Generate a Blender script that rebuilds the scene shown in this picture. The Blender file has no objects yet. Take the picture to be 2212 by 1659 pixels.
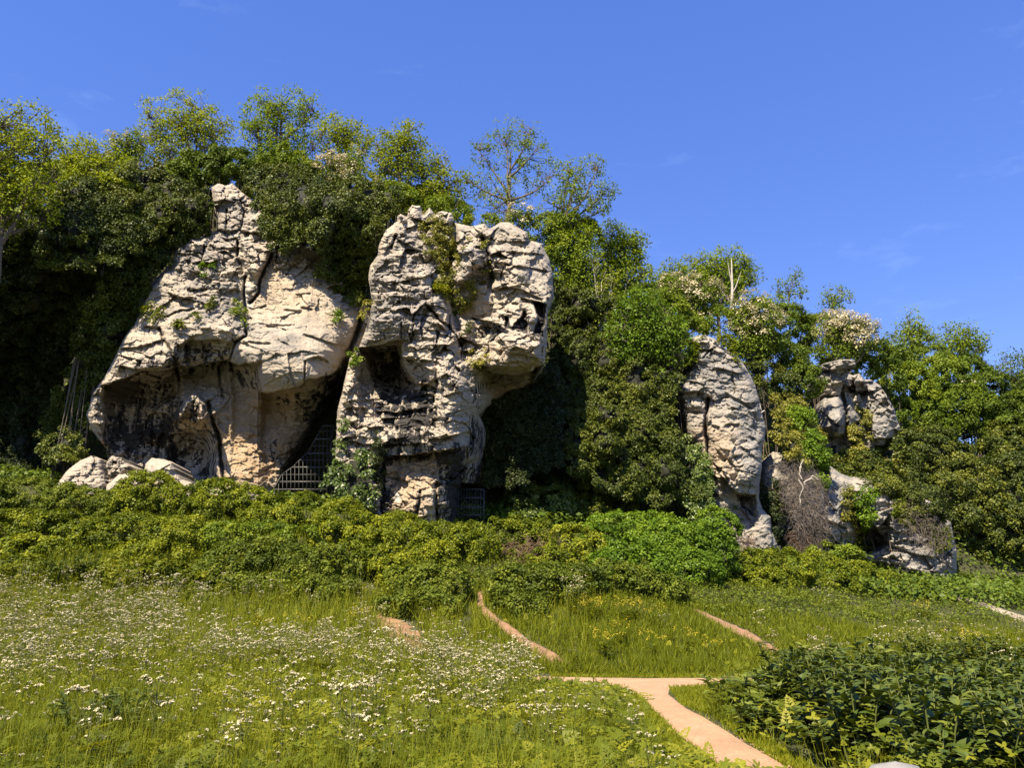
import bpy, math
import numpy as np
from mathutils import Vector

# ------------------------------------------------------------------ camera, sky, sun, exposure
sc = bpy.context.scene
COL = sc.collection
F, CX, CY, CZ = 774.0, 512.0, 384.5, 1.7
TH = math.atan((600 - CY) / F)
ST, CT = math.sin(TH), math.cos(TH)
cam_d = bpy.data.cameras.new('camera')
cam_d.sensor_width = 36.0
cam_d.lens = 36.0 * F / 1024.0
cam_d.clip_end = 2000
cam = bpy.data.objects.new('camera', cam_d)
COL.objects.link(cam)
cam.location = (0, 0, CZ)
cam.rotation_euler = (math.pi / 2 + TH, 0, 0)
sc.camera = cam

SUN_EL, SUN_AZ = math.radians(52), math.radians(28)      # azimuth to the left of straight behind the camera
world = bpy.data.worlds.new('World')
sc.world = world
world.use_nodes = True
wn, wl = world.node_tree.nodes, world.node_tree.links
wn.clear()
w_out = wn.new('ShaderNodeOutputWorld')
w_bg = wn.new('ShaderNodeBackground')
w_sky = wn.new('ShaderNodeTexSky')
w_sky.sky_type = 'NISHITA'
w_sky.sun_disc = False
w_sky.sun_elevation = SUN_EL
w_sky.sun_rotation = math.pi + SUN_AZ
w_sky.altitude = 200
w_sky.air_density = 0.9
w_sky.dust_density = 0.0
w_sky.ozone_density = 3.5
w_hs = wn.new('ShaderNodeHueSaturation')
w_gm = wn.new('ShaderNodeGamma')
w_gm.inputs[1].default_value = 0.5
w_hs.inputs['Saturation'].default_value = 1.8
w_hs.inputs['Hue'].default_value = 0.530
w_hs.inputs['Value'].default_value = 1.36
w_bg.inputs['Strength'].default_value = 0.15
wl.new(w_sky.outputs[0], w_gm.inputs[0])
wl.new(w_gm.outputs[0], w_hs.inputs['Color'])
# faint high cirrus
w_tc = wn.new('ShaderNodeTexCoord')
w_mp = wn.new('ShaderNodeMapping')
w_mp.inputs['Scale'].default_value = (2.0, 5.0, 9.0)
w_mp.inputs['Rotation'].default_value = (0.0, 0.5, 0.3)
w_ns = wn.new('ShaderNodeTexNoise')
w_ns.inputs['Scale'].default_value = 1.6
w_ns.inputs['Detail'].default_value = 7
w_ns.inputs['Roughness'].default_value = 0.62
w_mr = wn.new('ShaderNodeMapRange')
w_mr.inputs['From Min'].default_value = 0.60
w_mr.inputs['From Max'].default_value = 0.85
w_mr.inputs['To Max'].default_value = 0.16
w_mx = wn.new('ShaderNodeMix')
w_mx.data_type = 'RGBA'
w_mx.inputs[7].default_value = (2.6, 3.6, 5.2, 1)
wl.new(w_tc.outputs['Generated'], w_mp.inputs[0])
wl.new(w_mp.outputs[0], w_ns.inputs['Vector'])
wl.new(w_ns.outputs[0], w_mr.inputs['Value'])
wl.new(w_mr.outputs[0], w_mx.inputs[0])
wl.new(w_hs.outputs[0], w_mx.inputs[6])
wl.new(w_mx.outputs[2], w_bg.inputs['Color'])
wl.new(w_bg.outputs[0], w_out.inputs[0])

sun_d = bpy.data.lights.new('sun', 'SUN')
sun_d.energy = 5.0
sun_d.angle = math.radians(0.5)
sun_d.color = (1.0, 0.87, 0.66)
sun = bpy.data.objects.new('sun', sun_d)
COL.objects.link(sun)
sdir = Vector((-math.sin(SUN_AZ) * math.cos(SUN_EL), -math.cos(SUN_AZ) * math.cos(SUN_EL), math.sin(SUN_EL)))
sun.rotation_euler = sdir.to_track_quat('Z', 'Y').to_euler()
sc.view_settings.view_transform = 'Standard'
sc.view_settings.look = 'None'
sc.view_settings.exposure = 1.3
sc.view_settings.gamma = 1.0
sc.view_settings.use_curve_mapping = False
sc.cycles.max_bounces = 6
sc.cycles.diffuse_bounces = 3
sc.cycles.transmission_bounces = 4

# ------------------------------------------------------------------ coordinates of the survey: D = photo at 2212 px wide
KD = 1024 / 2212.0
def rays(Dx, Dy):
    a = (np.asarray(Dx, float) * KD - CX) / F
    b = (CY - np.asarray(Dy, float) * KD) / F
    q = CT - b * ST
    return a / q, (ST + b * CT) / q
def P(Dx, Dy, Y):
    rx, rz = rays(Dx, Dy)
    Y = np.asarray(Y, float) + 0 * rx
    return np.stack([rx * Y, Y, CZ + rz * Y], -1)
def proj(p):
    p = np.asarray(p, float)
    d = p[..., 1] * CT + (p[..., 2] - CZ) * ST
    d = np.maximum(d, 0.05)
    v = -p[..., 1] * ST + (p[..., 2] - CZ) * CT
    return (CX + F * p[..., 0] / d) / KD, (CY - F * v / d) / KD
def mD(Y, Dy=900):
    """metres per D unit at distance Y"""
    _, rz = rays(1106, Dy)
    return (Y * CT + rz * Y * ST) / F * KD

# ------------------------------------------------------------------ noise
def hsh(ix, iy, seed=0):
    with np.errstate(over='ignore'):
        ix = np.asarray(ix).astype(np.int64).astype(np.uint32); iy = np.asarray(iy).astype(np.int64).astype(np.uint32)
        h = ix * np.uint32(374761393) + iy * np.uint32(668265263) + np.uint32((seed * 2246822519 + 97531) & 0xffffffff)
        h = (h ^ (h >> np.uint32(13))) * np.uint32(1274126177)
        h = (h ^ (h >> np.uint32(15))) * np.uint32(2246822519)
        h = h ^ (h >> np.uint32(16))
    return h.astype(np.float64) / 4294967296.0
def vn(x, y, seed=0):
    x = np.asarray(x, float); y = np.asarray(y, float)
    ix, iy = np.floor(x), np.floor(y)
    fx, fy = x - ix, y - iy
    fx = fx * fx * (3 - 2 * fx); fy = fy * fy * (3 - 2 * fy)
    a = hsh(ix, iy, seed); b = hsh(ix + 1, iy, seed); c = hsh(ix, iy + 1, seed); d = hsh(ix + 1, iy + 1, seed)
    return (a + (b - a) * fx) * (1 - fy) + (c + (d - c) * fx) * fy - 0.5
def fbm(x, y, seed=0, o=4, g=0.5):
    s, a = 0, 1.0
    for k in range(o):
        s = s + a * vn(x * 2 ** k + 17.3 * k, y * 2 ** k - 9.1 * k, seed + k)
        a *= g
    return s
def sst(t):
    t = np.clip(t, 0, 1)
    return t * t * (3 - 2 * t)
def facets(x, y, sx, sy, seed, tilt=1.2):
    gx, gy = x / sx, y / sy
    ix, iy = np.floor(gx), np.floor(gy)
    d1 = np.full(gx.shape, 9.0); d2 = d1.copy(); val = np.zeros(gx.shape)
    for dx in (-1, 0, 1):
        for dy in (-1, 0, 1):
            cx, cy = ix + dx, iy + dy
            ox = gx - cx - hsh(cx, cy, seed); oy = gy - cy - hsh(cx, cy, seed + 1)
            d = ox * ox + oy * oy
            v = hsh(cx, cy, seed + 2) - .5 + tilt * (ox * (hsh(cx, cy, seed + 3) - .5) + oy * (hsh(cx, cy, seed + 4) - .5))
            m = d < d1
            d2 = np.where(m, d1, np.minimum(d2, d)); val = np.where(m, v, val); d1 = np.where(m, d, d1)
    return val, np.sqrt(d2) - np.sqrt(d1)
def sdpoly(x, y, poly):
    """signed distance, positive inside"""
    p = np.asarray(poly, float); q = np.roll(p, -1, 0)
    d = np.full(x.shape, 1e18); ins = np.zeros(x.shape, bool)
    for (ax, ay), (bx, by) in zip(p, q):
        ex, ey = bx - ax, by - ay
        wx, wy = x - ax, y - ay
        t = np.clip((wx * ex + wy * ey) / max(ex * ex + ey * ey, 1e-9), 0, 1)
        d = np.minimum(d, (wx - ex * t) ** 2 + (wy - ey * t) ** 2)
        if ay != by:
            c = ((ay > y) != (by > y)) & (x < ex * (y - ay) / (by - ay) + ax)
            ins ^= c
    d = np.sqrt(d)
    return np.where(ins, d, -d)
def sdline(x, y, pts):
    d = np.full(x.shape, 1e18)
    for (ax, ay), (bx, by) in zip(pts[:-1], pts[1:]):
        ex, ey = bx - ax, by - ay
        wx, wy = x - ax, y - ay
        t = np.clip((wx * ex + wy * ey) / max(ex * ex + ey * ey, 1e-9), 0, 1)
        d = np.minimum(d, (wx - ex * t) ** 2 + (wy - ey * t) ** 2)
    return np.sqrt(d)
def tps_fit(pts, lam=0.02):
    p = np.asarray(pts, float); s = np.abs(p[:, :2]).max()
    q = p[:, :2] / s; n = len(q)
    r2 = ((q[:, None] - q[None]) ** 2).sum(-1)
    K = .5 * r2 * np.log(r2 + 1e-12) + lam * np.eye(n) * .01
    A = np.zeros((n + 3, n + 3)); A[:n, :n] = K; A[:n, n] = 1; A[:n, n + 1:] = q; A[n, :n] = 1; A[n + 1:, :n] = q.T
    w = np.linalg.solve(A, np.concatenate([p[:, 2], np.zeros(3)]))
    lo, hi = p[:, 2].min() - .5, p[:, 2].max() + .5
    def f(x, y):
        x = np.asarray(x, float) / s; y = np.asarray(y, float) / s
        o = w[n] + w[n + 1] * x + w[n + 2] * y
        for k in range(n):
            r = (x - q[k, 0]) ** 2 + (y - q[k, 1]) ** 2
            o = o + w[k] * .5 * r * np.log(r + 1e-12)
        return np.clip(o, lo, hi)
    return f

# ------------------------------------------------------------------ objects
def tag(o, label=None, cat=None, group=None, kind=None):
    if label: o['label'] = label
    if cat: o['category'] = cat
    if group: o['group'] = group
    if kind: o['kind'] = kind
    return o
def empty(name, loc, label, cat, group=None):
    o = bpy.data.objects.new(name, None)
    o.empty_display_size = .3
    COL.objects.link(o)
    o.location = tuple(float(v) for v in loc)
    return tag(o, label, cat, group)
def make_mesh(name, V, faces, mat, attrs=None, cols=None, smooth=False):
    """faces: list of int arrays (n,k); attrs: per-face float; cols: per-vertex rgba"""
    me = bpy.data.meshes.new(name)
    V = np.ascontiguousarray(V, np.float32)
    me.vertices.add(len(V)); me.vertices.foreach_set('co', V.ravel())
    faces = [np.asarray(f, np.int32) for f in faces if len(f)]
    nl = sum(f.size for f in faces); nf = sum(len(f) for f in faces)
    me.loops.add(nl); me.polygons.add(nf)
    me.loops.foreach_set('vertex_index', np.concatenate([f.ravel() for f in faces]))
    tot = np.concatenate([np.full(len(f), f.shape[1], np.int32) for f in faces])
    st = np.concatenate([[0], np.cumsum(tot)[:-1]]).astype(np.int32)
    me.polygons.foreach_set('loop_start', st)
    if smooth:
        me.polygons.foreach_set('use_smooth', np.ones(nf, bool))
    me.update(calc_edges=True)
    if attrs is not None:
        a = me.attributes.new('rnd', 'FLOAT', 'FACE'); a.data.foreach_set('value', np.asarray(attrs, np.float32))
    if cols is not None:
        a = me.attributes.new('mask', 'FLOAT_COLOR', 'POINT'); a.data.foreach_set('color', np.asarray(cols, np.float32).ravel())
    if mat: me.materials.append(mat)
    return me
def add(name, me, parent=None, loc=None):
    o = bpy.data.objects.new(name, me)
    COL.objects.link(o)
    if parent:
        o.parent = parent
    if loc is not None: o.location = tuple(float(v) for v in loc)
    return o
def copy_tree(o, loc, rz=0.0, s=1.0, label=None, group=None, sz=None):
    c = o.copy(); COL.objects.link(c)
    c.location = tuple(float(v) for v in loc); c.rotation_euler = (0, 0, rz); c.scale = (s, s, sz or s)
    if label: c['label'] = label
    if group: c['group'] = group
    for ch in o.children:
        d = ch.copy(); COL.objects.link(d); d.parent = c
    return c
class MB:
    """collects tubes, bars and instanced pieces into one mesh"""
    def __init__(s): s.V = []; s.F = {}; s.A = {}; s.n = 0
    def put(s, V, faces, rnd):
        V = np.asarray(V, float)
        for f in faces:
            f = np.asarray(f, int)
            if not len(f): continue
            k = f.shape[1]
            s.F.setdefault(k, []).append(f + s.n)
            r = np.broadcast_to(np.asarray(rnd, float), (len(f),)) if np.ndim(rnd) == 0 or len(np.atleast_1d(rnd)) == len(f) else np.repeat(rnd, len(f) // len(rnd))
            s.A.setdefault(k, []).append(r)
        s.V.append(V); s.n += len(V)
    def inst(s, tv, tf, pos, R, scale, rnd):
        """tv (k,3), tf (m,c), pos (N,3), R (N,3,3), scale (N,) or (N,3)"""
        N = len(pos); tv = np.asarray(tv, float); tf = np.asarray(tf, int)
        scale = np.asarray(scale, float)
        sv = tv[None] * (scale[:, None, None] if scale.ndim == 1 else scale[:, None, :])
        W = np.einsum('nij,nkj->nki', R, sv) + np.asarray(pos)[:, None]
        f = (tf[None] + (np.arange(N) * len(tv))[:, None, None]).reshape(-1, tf.shape[1])
        s.put(W.reshape(-1, 3), [f], np.repeat(rnd, len(tf)))
    def tube(s, pts, rad, sides=5, rnd=.5):
        pts = np.asarray(pts, float); n = len(pts)
        rad = np.broadcast_to(rad, (n,))
        d = np.gradient(pts, axis=0); d /= np.linalg.norm(d, axis=1, keepdims=True) + 1e-9
        ref = np.array([0.31, 0.95, 0.05]) if abs(d[:, 2]).mean() > .6 else np.array([0.05, 0.1, 1.0])
        u = np.cross(d, ref); u /= np.linalg.norm(u, axis=1, keepdims=True) + 1e-9
        v = np.cross(d, u)
        a = np.arange(sides) / sides * 2 * math.pi
        V = pts[:, None] + rad[:, None, None] * (np.cos(a)[None, :, None] * u[:, None] + np.sin(a)[None, :, None] * v[:, None])
        i = np.arange(n - 1)[:, None] * sides; j = np.arange(sides)[None]; k = (j + 1) % sides
        f = np.stack([i + j, i + k, i + sides + k, i + sides + j], -1).reshape(-1, 4)
        s.put(V.reshape(-1, 3), [f], rnd)
    def bar(s, p, q, w, t=None):
        p = np.asarray(p, float); q = np.asarray(q, float); t = t or w
        d = (q - p) / np.linalg.norm(q - p)
        u = np.cross(d, [0, 1, 0]); u /= np.linalg.norm(u); v = np.cross(d, u)
        c = [p + u * a * w / 2 + v * b * t / 2 for a, b in ((-1, -1), (1, -1), (1, 1), (-1, 1))] + [q + u * a * w / 2 + v * b * t / 2 for a, b in ((-1, -1), (1, -1), (1, 1), (-1, 1))]
        s.put(c, [[(0, 3, 2, 1), (4, 5, 6, 7), (0, 1, 5, 4), (1, 2, 6, 5), (2, 3, 7, 6), (3, 0, 4, 7)]], .5)
    def mesh(s, name, mat, origin=None, smooth=False):
        V = np.concatenate(s.V)
        if origin is not None: V = V - np.asarray(origin)
        ks = sorted(s.F)
        return make_mesh(name, V, [np.concatenate(s.F[k]) for k in ks], mat, np.concatenate([np.concatenate(s.A[k]) for k in ks]), smooth=smooth)
def nrm(v): return v / (np.linalg.norm(v, axis=-1, keepdims=True) + 1e-9)
def frames(n, rng, tip=None):
    """rotation matrices with Z = n, Y roughly along tip (or random)"""
    r = rng.normal(size=n.shape)
    if tip is not None: r = tip + .45 * r
    t = nrm(r - (r * n).sum(-1, keepdims=True) * n)
    return np.stack([np.cross(t, n), t, n], -1)

# ------------------------------------------------------------------ materials
def new_mat(name):
    m = bpy.data.materials.new(name); m.use_nodes = True
    nt = m.node_tree; nt.nodes.clear()
    return m, nt.nodes, nt.links
def ramp(n, stops):
    r = n.new('ShaderNodeValToRGB'); e = r.color_ramp.elements
    while len(e) < len(stops): e.new(.5)
    for k, (p, c) in enumerate(stops):
        e[k].position = p; e[k].color = (*c, 1)
    return r
def noise(n, l, scale, detail=4, rough=.55, coord=None, dist=0):
    t = n.new('ShaderNodeTexNoise'); t.inputs['Scale'].default_value = scale; t.inputs['Detail'].default_value = detail
    t.inputs['Roughness'].default_value = rough; t.inputs['Distortion'].default_value = dist
    if coord is not None: l.new(coord, t.inputs['Vector'])
    return t
def mixc(n, l, f, a, b):
    m = n.new('ShaderNodeMix'); m.data_type = 'RGBA'
    for sock, v in ((0, f), (6, a), (7, b)):
        if isinstance(v, (tuple, list)): m.inputs[sock].default_value = (*v, 1)
        elif isinstance(v, (int, float)): m.inputs[sock].default_value = v
        else: l.new(v, m.inputs[sock])
    return m.outputs[2]
def mrange(n, l, v, a, b, c=0., d=1.):
    m = n.new('ShaderNodeMapRange')
    for k, x in zip(('From Min', 'From Max', 'To Min', 'To Max'), (a, b, c, d)): m.inputs[k].default_value = x
    l.new(v, m.inputs['Value']); return m.outputs[0]
def mathn(n, l, op, a, b):
    m = n.new('ShaderNodeMath'); m.operation = op
    for k, v in enumerate((a, b)):
        if isinstance(v, (int, float)): m.inputs[k].default_value = v
        else: l.new(v, m.inputs[k])
    return m.outputs[0]
def leaf_mat(name, stops, trans=.3, rough=.55, spec=.16, tcol=(1.25, 1.2, .5)):
    m, n, l = new_mat(name)
    out = n.new('ShaderNodeOutputMaterial')
    at = n.new('ShaderNodeAttribute'); at.attribute_name = 'rnd'
    r = ramp(n, stops); l.new(at.outputs['Fac'], r.inputs[0])
    b = n.new('ShaderNodeBsdfPrincipled'); b.inputs['Roughness'].default_value = rough
    b.inputs['Specular IOR Level'].default_value = spec
    l.new(r.outputs[0], b.inputs['Base Color'])
    t = n.new('ShaderNodeBsdfTranslucent')
    mul = n.new('ShaderNodeMix'); mul.data_type = 'RGBA'; mul.blend_type = 'MULTIPLY'; mul.inputs[0].default_value = 1
    l.new(r.outputs[0], mul.inputs[6]); mul.inputs[7].default_value = (*tcol, 1); l.new(mul.outputs[2], t.inputs[0])
    mx = n.new('ShaderNodeMixShader'); mx.inputs[0].default_value = trans
    l.new(b.outputs[0], mx.inputs[1]); l.new(t.outputs[0], mx.inputs[2]); l.new(mx.outputs[0], out.inputs[0])
    return m
def plain_mat(name, c1, c2, scale=8, rough=.85, bump=.3, metal=0.0, bscale=30):
    m, n, l = new_mat(name)
    out = n.new('ShaderNodeOutputMaterial'); b = n.new('ShaderNodeBsdfPrincipled')
    tc = n.new('ShaderNodeTexCoord').outputs['Object']
    t = noise(n, l, scale, 6, .6, tc)
    l.new(mixc(n, l, mrange(n, l, t.outputs[0], .3, .7), c1, c2), b.inputs['Base Color'])
    b.inputs['Roughness'].default_value = rough; b.inputs['Metallic'].default_value = metal
    t2 = noise(n, l, bscale, 6, .6, tc); bp = n.new('ShaderNodeBump'); bp.inputs['Strength'].default_value = bump; bp.inputs['Distance'].default_value = .05
    l.new(t2.outputs[0], bp.inputs['Height']); l.new(bp.outputs[0], b.inputs['Normal'])
    l.new(b.outputs[0], out.inputs[0]); return m
def rock_mat(name, cream, cream2, grey, dark):
    m, n, l = new_mat(name)
    out = n.new('ShaderNodeOutputMaterial'); b = n.new('ShaderNodeBsdfPrincipled'); b.inputs['Roughness'].default_value = .92
    b.inputs['Specular IOR Level'].default_value = .2
    tc = n.new('ShaderNodeTexCoord').outputs['Object']
    at = n.new('ShaderNodeAttribute'); at.attribute_name = 'mask'
    sp = n.new('ShaderNodeSeparateColor'); l.new(at.outputs['Color'], sp.inputs[0])
    n1 = noise(n, l, .9, 7, .62, tc); n2 = noise(n, l, 4.5, 6, .62, tc); n3 = noise(n, l, 22, 4, .6, tc)
    # vertical streak coordinates
    mp = n.new('ShaderNodeMapping'); mp.inputs['Scale'].default_value = (3.2, 3.2, .32); l.new(tc, mp.inputs[0])
    n4 = noise(n, l, 1.0, 6, .6, mp.outputs[0], .4)
    mb = n.new('ShaderNodeMapping'); mb.inputs['Scale'].default_value = (.7, .7, 4.5); mb.inputs['Rotation'].default_value = (0, .08, 0); l.new(tc, mb.inputs[0])
    n5 = noise(n, l, 1.2, 6, .62, mb.outputs[0], .3)
    c = mixc(n, l, mrange(n, l, n1.outputs[0], .36, .64), cream, cream2)
    c = mixc(n, l, mrange(n, l, n2.outputs[0], .35, .75, 0, .45), c, tuple(v * .72 for v in cream2))
    # weathered grey skin, and the pillar's shaded right side painted in grey
    g = mathn(n, l, 'ADD', sp.outputs[1], mrange(n, l, n1.outputs[0], .3, .7, -.35, .35))
    g = mathn(n, l, 'ADD', g, mrange(n, l, n5.outputs[0], .3, .7, -.3, .3))
    gc = mixc(n, l, mrange(n, l, n2.outputs[0], .35, .65), grey, tuple(v * .66 for v in grey))
    c = mixc(n, l, mrange(n, l, g, .3, .75), c, gc)
    # ochre
    o = mathn(n, l, 'MULTIPLY', sp.outputs[2], mrange(n, l, n2.outputs[0], .3, .65, .35, 1))
    c = mixc(n, l, o, c, (.33, .215, .105))
    # pale lime and lichen specks
    w = mathn(n, l, 'MULTIPLY', at.outputs['Alpha'], mrange(n, l, n4.outputs[0], .4, .6, .3, 1))
    c = mixc(n, l, w, c, (.55, .53, .50))
    vo = n.new('ShaderNodeTexVoronoi'); vo.inputs['Scale'].default_value = 3.3; l.new(tc, vo.inputs['Vector'])
    spk = mathn(n, l, 'MULTIPLY', mrange(n, l, vo.outputs['Distance'], .10, .05), mrange(n, l, n1.outputs[0], .47, .58))
    c = mixc(n, l, mathn(n, l, 'MULTIPLY', spk, .75), c, (.56, .54, .48))
    # black stain, streaky; caves and hollows get painted shade through the same mask
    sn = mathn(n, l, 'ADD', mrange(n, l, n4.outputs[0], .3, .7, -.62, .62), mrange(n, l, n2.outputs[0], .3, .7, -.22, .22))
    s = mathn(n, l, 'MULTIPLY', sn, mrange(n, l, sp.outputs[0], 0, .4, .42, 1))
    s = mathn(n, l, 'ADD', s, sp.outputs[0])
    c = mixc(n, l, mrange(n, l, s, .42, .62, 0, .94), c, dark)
    c = mixc(n, l, mrange(n, l, n3.outputs[0], .55, .75, 0, .22), c, tuple(v * .55 for v in grey))
    l.new(c, b.inputs['Base Color'])
    b1 = n.new('ShaderNodeBump'); b1.inputs['Strength'].default_value = .35; b1.inputs['Distance'].default_value = .10
    l.new(n2.outputs[0], b1.inputs['Height'])
    b3 = n.new('ShaderNodeBump'); b3.inputs['Strength'].default_value = .45; b3.inputs['Distance'].default_value = .06
    l.new(n5.outputs[0], b3.inputs['Height']); l.new(b1.outputs[0], b3.inputs['Normal'])
    b2 = n.new('ShaderNodeBump'); b2.inputs['Strength'].default_value = .6; b2.inputs['Distance'].default_value = .03
    l.new(n3.outputs[0], b2.inputs['Height']); l.new(b3.outputs[0], b2.inputs['Normal'])
    # fine joints: angular facets and hairline cracks
    mv = n.new('ShaderNodeMapping'); mv.inputs['Scale'].default_value = (1.0, 1.0, 1.9); l.new(tc, mv.inputs[0])
    wv = n.new('ShaderNodeVectorMath'); wv.operation = 'ADD'
    sc_ = n.new('ShaderNodeVectorMath'); sc_.operation = 'SCALE'; sc_.inputs['Scale'].default_value = .35
    l.new(n2.outputs[1], sc_.inputs[0]); l.new(mv.outputs[0], wv.inputs[0]); l.new(sc_.outputs[0], wv.inputs[1])
    last = b2
    for scl, st, dist, lo, hi in ((2.2, .40, .08, 0, .10), (6.5, .35, .035, 0, .12)):
        ve = n.new('ShaderNodeTexVoronoi'); ve.feature = 'DISTANCE_TO_EDGE'; ve.inputs['Scale'].default_value = scl; l.new(wv.outputs[0], ve.inputs['Vector'])
        vc = n.new('ShaderNodeTexVoronoi'); vc.inputs['Scale'].default_value = scl; l.new(wv.outputs[0], vc.inputs['Vector'])
        sx = n.new('ShaderNodeSeparateColor'); l.new(vc.outputs['Color'], sx.inputs[0])
        hgt = mathn(n, l, 'ADD', mathn(n, l, 'MULTIPLY', mrange(n, l, ve.outputs['Distance'], lo, hi), .7), sx.outputs[0])
        bv = n.new('ShaderNodeBump'); bv.inputs['Strength'].default_value = st; bv.inputs['Distance'].default_value = dist
        l.new(hgt, bv.inputs['Height']); l.new(last.outputs[0], bv.inputs['Normal']); last = bv
    l.new(last.outputs[0], b.inputs['Normal'])
    l.new(b.outputs[0], out.inputs[0]); return m
M = {}
M['rock'] = rock_mat('limestone', (.40, .345, .275), (.345, .297, .235), (.24, .222, .2), (.018, .018, .019))
M['rock_grey'] = rock_mat('grey_limestone', (.35, .315, .262), (.305, .272, .23), (.232, .222, .208), (.022, .022, .023))
M['bark'] = plain_mat('bark', (.085, .065, .045), (.16, .13, .10), 10)
M['pale_bark'] = plain_mat('pale_bark', (.34, .30, .25), (.46, .42, .36), 6)
M['dead_twig'] = plain_mat('dead_twigs', (.115, .092, .076), (.19, .155, .13), 3)
M['brown_twig'] = plain_mat('brown_twigs', (.10, .062, .036), (.17, .10, .055), 3)
M['metal'] = plain_mat('weathered_steel', (.04, .039, .037), (.075, .072, .068), 20, .55, .1, .3)
M['stone'] = plain_mat('smooth_stone', (.16, .155, .15), (.24, .23, .22), 12, .8, .3)
M['ash'] = leaf_mat('ash_leaf', [(0, (0.083, 0.112, 0.009)), (0.5, (0.193, 0.242, 0.015)), (1, (0.342, 0.366, 0.027))], .38)
M['ash_green'] = leaf_mat('green_ash_leaf', [(0, (0.071, 0.116, 0.011)), (0.5, (0.155, 0.221, 0.015)), (1, (0.281, 0.324, 0.026))], .38)
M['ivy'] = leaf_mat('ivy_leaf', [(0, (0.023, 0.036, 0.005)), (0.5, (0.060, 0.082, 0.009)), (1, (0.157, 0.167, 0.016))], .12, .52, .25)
M['ivy_shaded'] = leaf_mat('shaded_ivy_leaf', [(0, (0.012, 0.02, 0.005)), (0.5, (0.028, 0.042, 0.009)), (1, (0.075, 0.085, 0.016))], .12, .52, .25)  # darker copy of the ivy leaf, shade put into its colour
M['ivy_yellow'] = leaf_mat('yellow_ivy_leaf', [(0, (0.076, 0.090, 0.013)), (.5, (0.180, 0.180, 0.025)), (1, (0.342, 0.300, 0.054))], .2, .5, .25)
M['ivy_glossy'] = leaf_mat('glossy_ivy_leaf', [(0, (0.034, 0.061, 0.011)), (.5, (0.081, 0.121, 0.020)), (1, (0.218, 0.264, 0.056))], .15, .42, .4)
M['bramble'] = leaf_mat('bramble_leaf', [(0, (0.043, 0.062, 0.006)), (0.5, (0.128, 0.161, 0.009)), (1, (0.296, 0.309, 0.021))], .28, .5)
M['nettle'] = leaf_mat('nettle_leaf', [(0, (0.037, 0.056, 0.007)), (0.5, (0.090, 0.122, 0.011)), (1, (0.190, 0.218, 0.023))], .25, .55)
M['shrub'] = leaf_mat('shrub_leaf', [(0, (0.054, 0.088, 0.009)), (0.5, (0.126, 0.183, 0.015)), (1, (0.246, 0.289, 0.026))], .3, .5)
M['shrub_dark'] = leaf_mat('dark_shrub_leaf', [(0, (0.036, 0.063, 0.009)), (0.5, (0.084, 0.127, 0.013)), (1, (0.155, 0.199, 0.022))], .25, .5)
M['bright'] = leaf_mat('bright_shrub_leaf', [(0, (0.048, 0.094, 0.008)), (0.5, (0.102, 0.176, 0.013)), (1, (0.197, 0.283, 0.024))], .3, .45)
M['comfrey'] = leaf_mat('comfrey_leaf', [(0, (0.032, 0.049, 0.007)), (0.5, (0.062, 0.092, 0.011)), (1, (0.144, 0.170, 0.022))], .2, .5, .3)
M['herb'] = leaf_mat('herb_leaf', [(0, (0.040, 0.058, 0.004)), (0.5, (0.106, 0.131, 0.008)), (1, (0.241, 0.237, 0.018))], .3, .5)
M['grass'] = leaf_mat('grass_blade', [(0, (0.057, 0.079, 0.004)), (0.5, (0.135, 0.166, 0.007)), (1, (0.283, 0.277, 0.019))], .35, .5)
M['stem'] = leaf_mat('green_stem', [(0, (.07, .09, .02)), (1, (.17, .18, .05))], .1, .6)
M['ivy_gap_shade'] = plain_mat('ivy_gap_shade_sheet', (.020, .018, .010), (.012, .016, .007), 6, .95, .5)  # near-black colour standing in for the shade between ivy leaves
M['white'] = leaf_mat('white_blossom', [(0, (0.403, 0.340, 0.180)), (0.5, (0.564, 0.496, 0.315)), (1, (0.706, 0.642, 0.468))], .2, .7, .2, (1, 1, .95))
M['yellow'] = leaf_mat('yellow_blossom', [(0, (0.5, 0.38, 0.02)), (1, (0.66, 0.54, 0.07))], .2, .7, .2, (1, 1, .6))
# ------------------------------------------------------------------ the lie of the land
# (u = x / Y of a column, then Y -> ground height along that column)
PROF = [
 (-0.95, [(0, 0), (12, .2), (18, .9), (23, 2.0), (27, 3.6), (31, 5.8), (34, 7.6), (38, 9.5), (42, 24.5), (60, 27.5), (120, 29)]),
 (-0.55, [(0, 0), (12, .12), (18, .75), (23, 1.7), (27, 3.2), (31, 5.2), (34, 6.4), (40, 7.0), (43, 24.5), (60, 27.5), (120, 29)]),
 (-0.18, [(0, 0), (12, .05), (18, .35), (22, 1.1), (25, 2.0), (28, 3.3), (31, 4.5), (34, 5.2), (40, 5.8), (43, 24), (60, 26.5), (120, 28)]),
 (0.10, [(0, 0), (12, .0), (17.4, .0), (19, .12), (22, .9), (26, 2.25), (30, 3.4), (34, 4.2), (37.5, 5.2), (40, 10), (45, 20), (60, 23), (120, 25)]),
 (0.28, [(0, 0), (12, .0), (17.4, .0), (19, .1), (22, .5), (27, 1.5), (33, 2.5), (37, 3.1), (41, 4.2), (43, 9), (49, 16), (60, 18), (120, 22)]),
 (0.50, [(0, 0), (12, .0), (18, .0), (25, .45), (33, 1.3), (40, 2.1), (44, 2.7), (46, 6), (56, 14), (70, 16), (120, 20)]),
 (0.75, [(0, 0), (12, .0), (18, .0), (25, .4), (35, 1.0), (45, 1.6), (55, 2.6), (66, 10), (82, 15), (120, 18)]),
]
_pu = np.array([p[0] for p in PROF])
PIT = (-4.42, 25.1)
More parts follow.
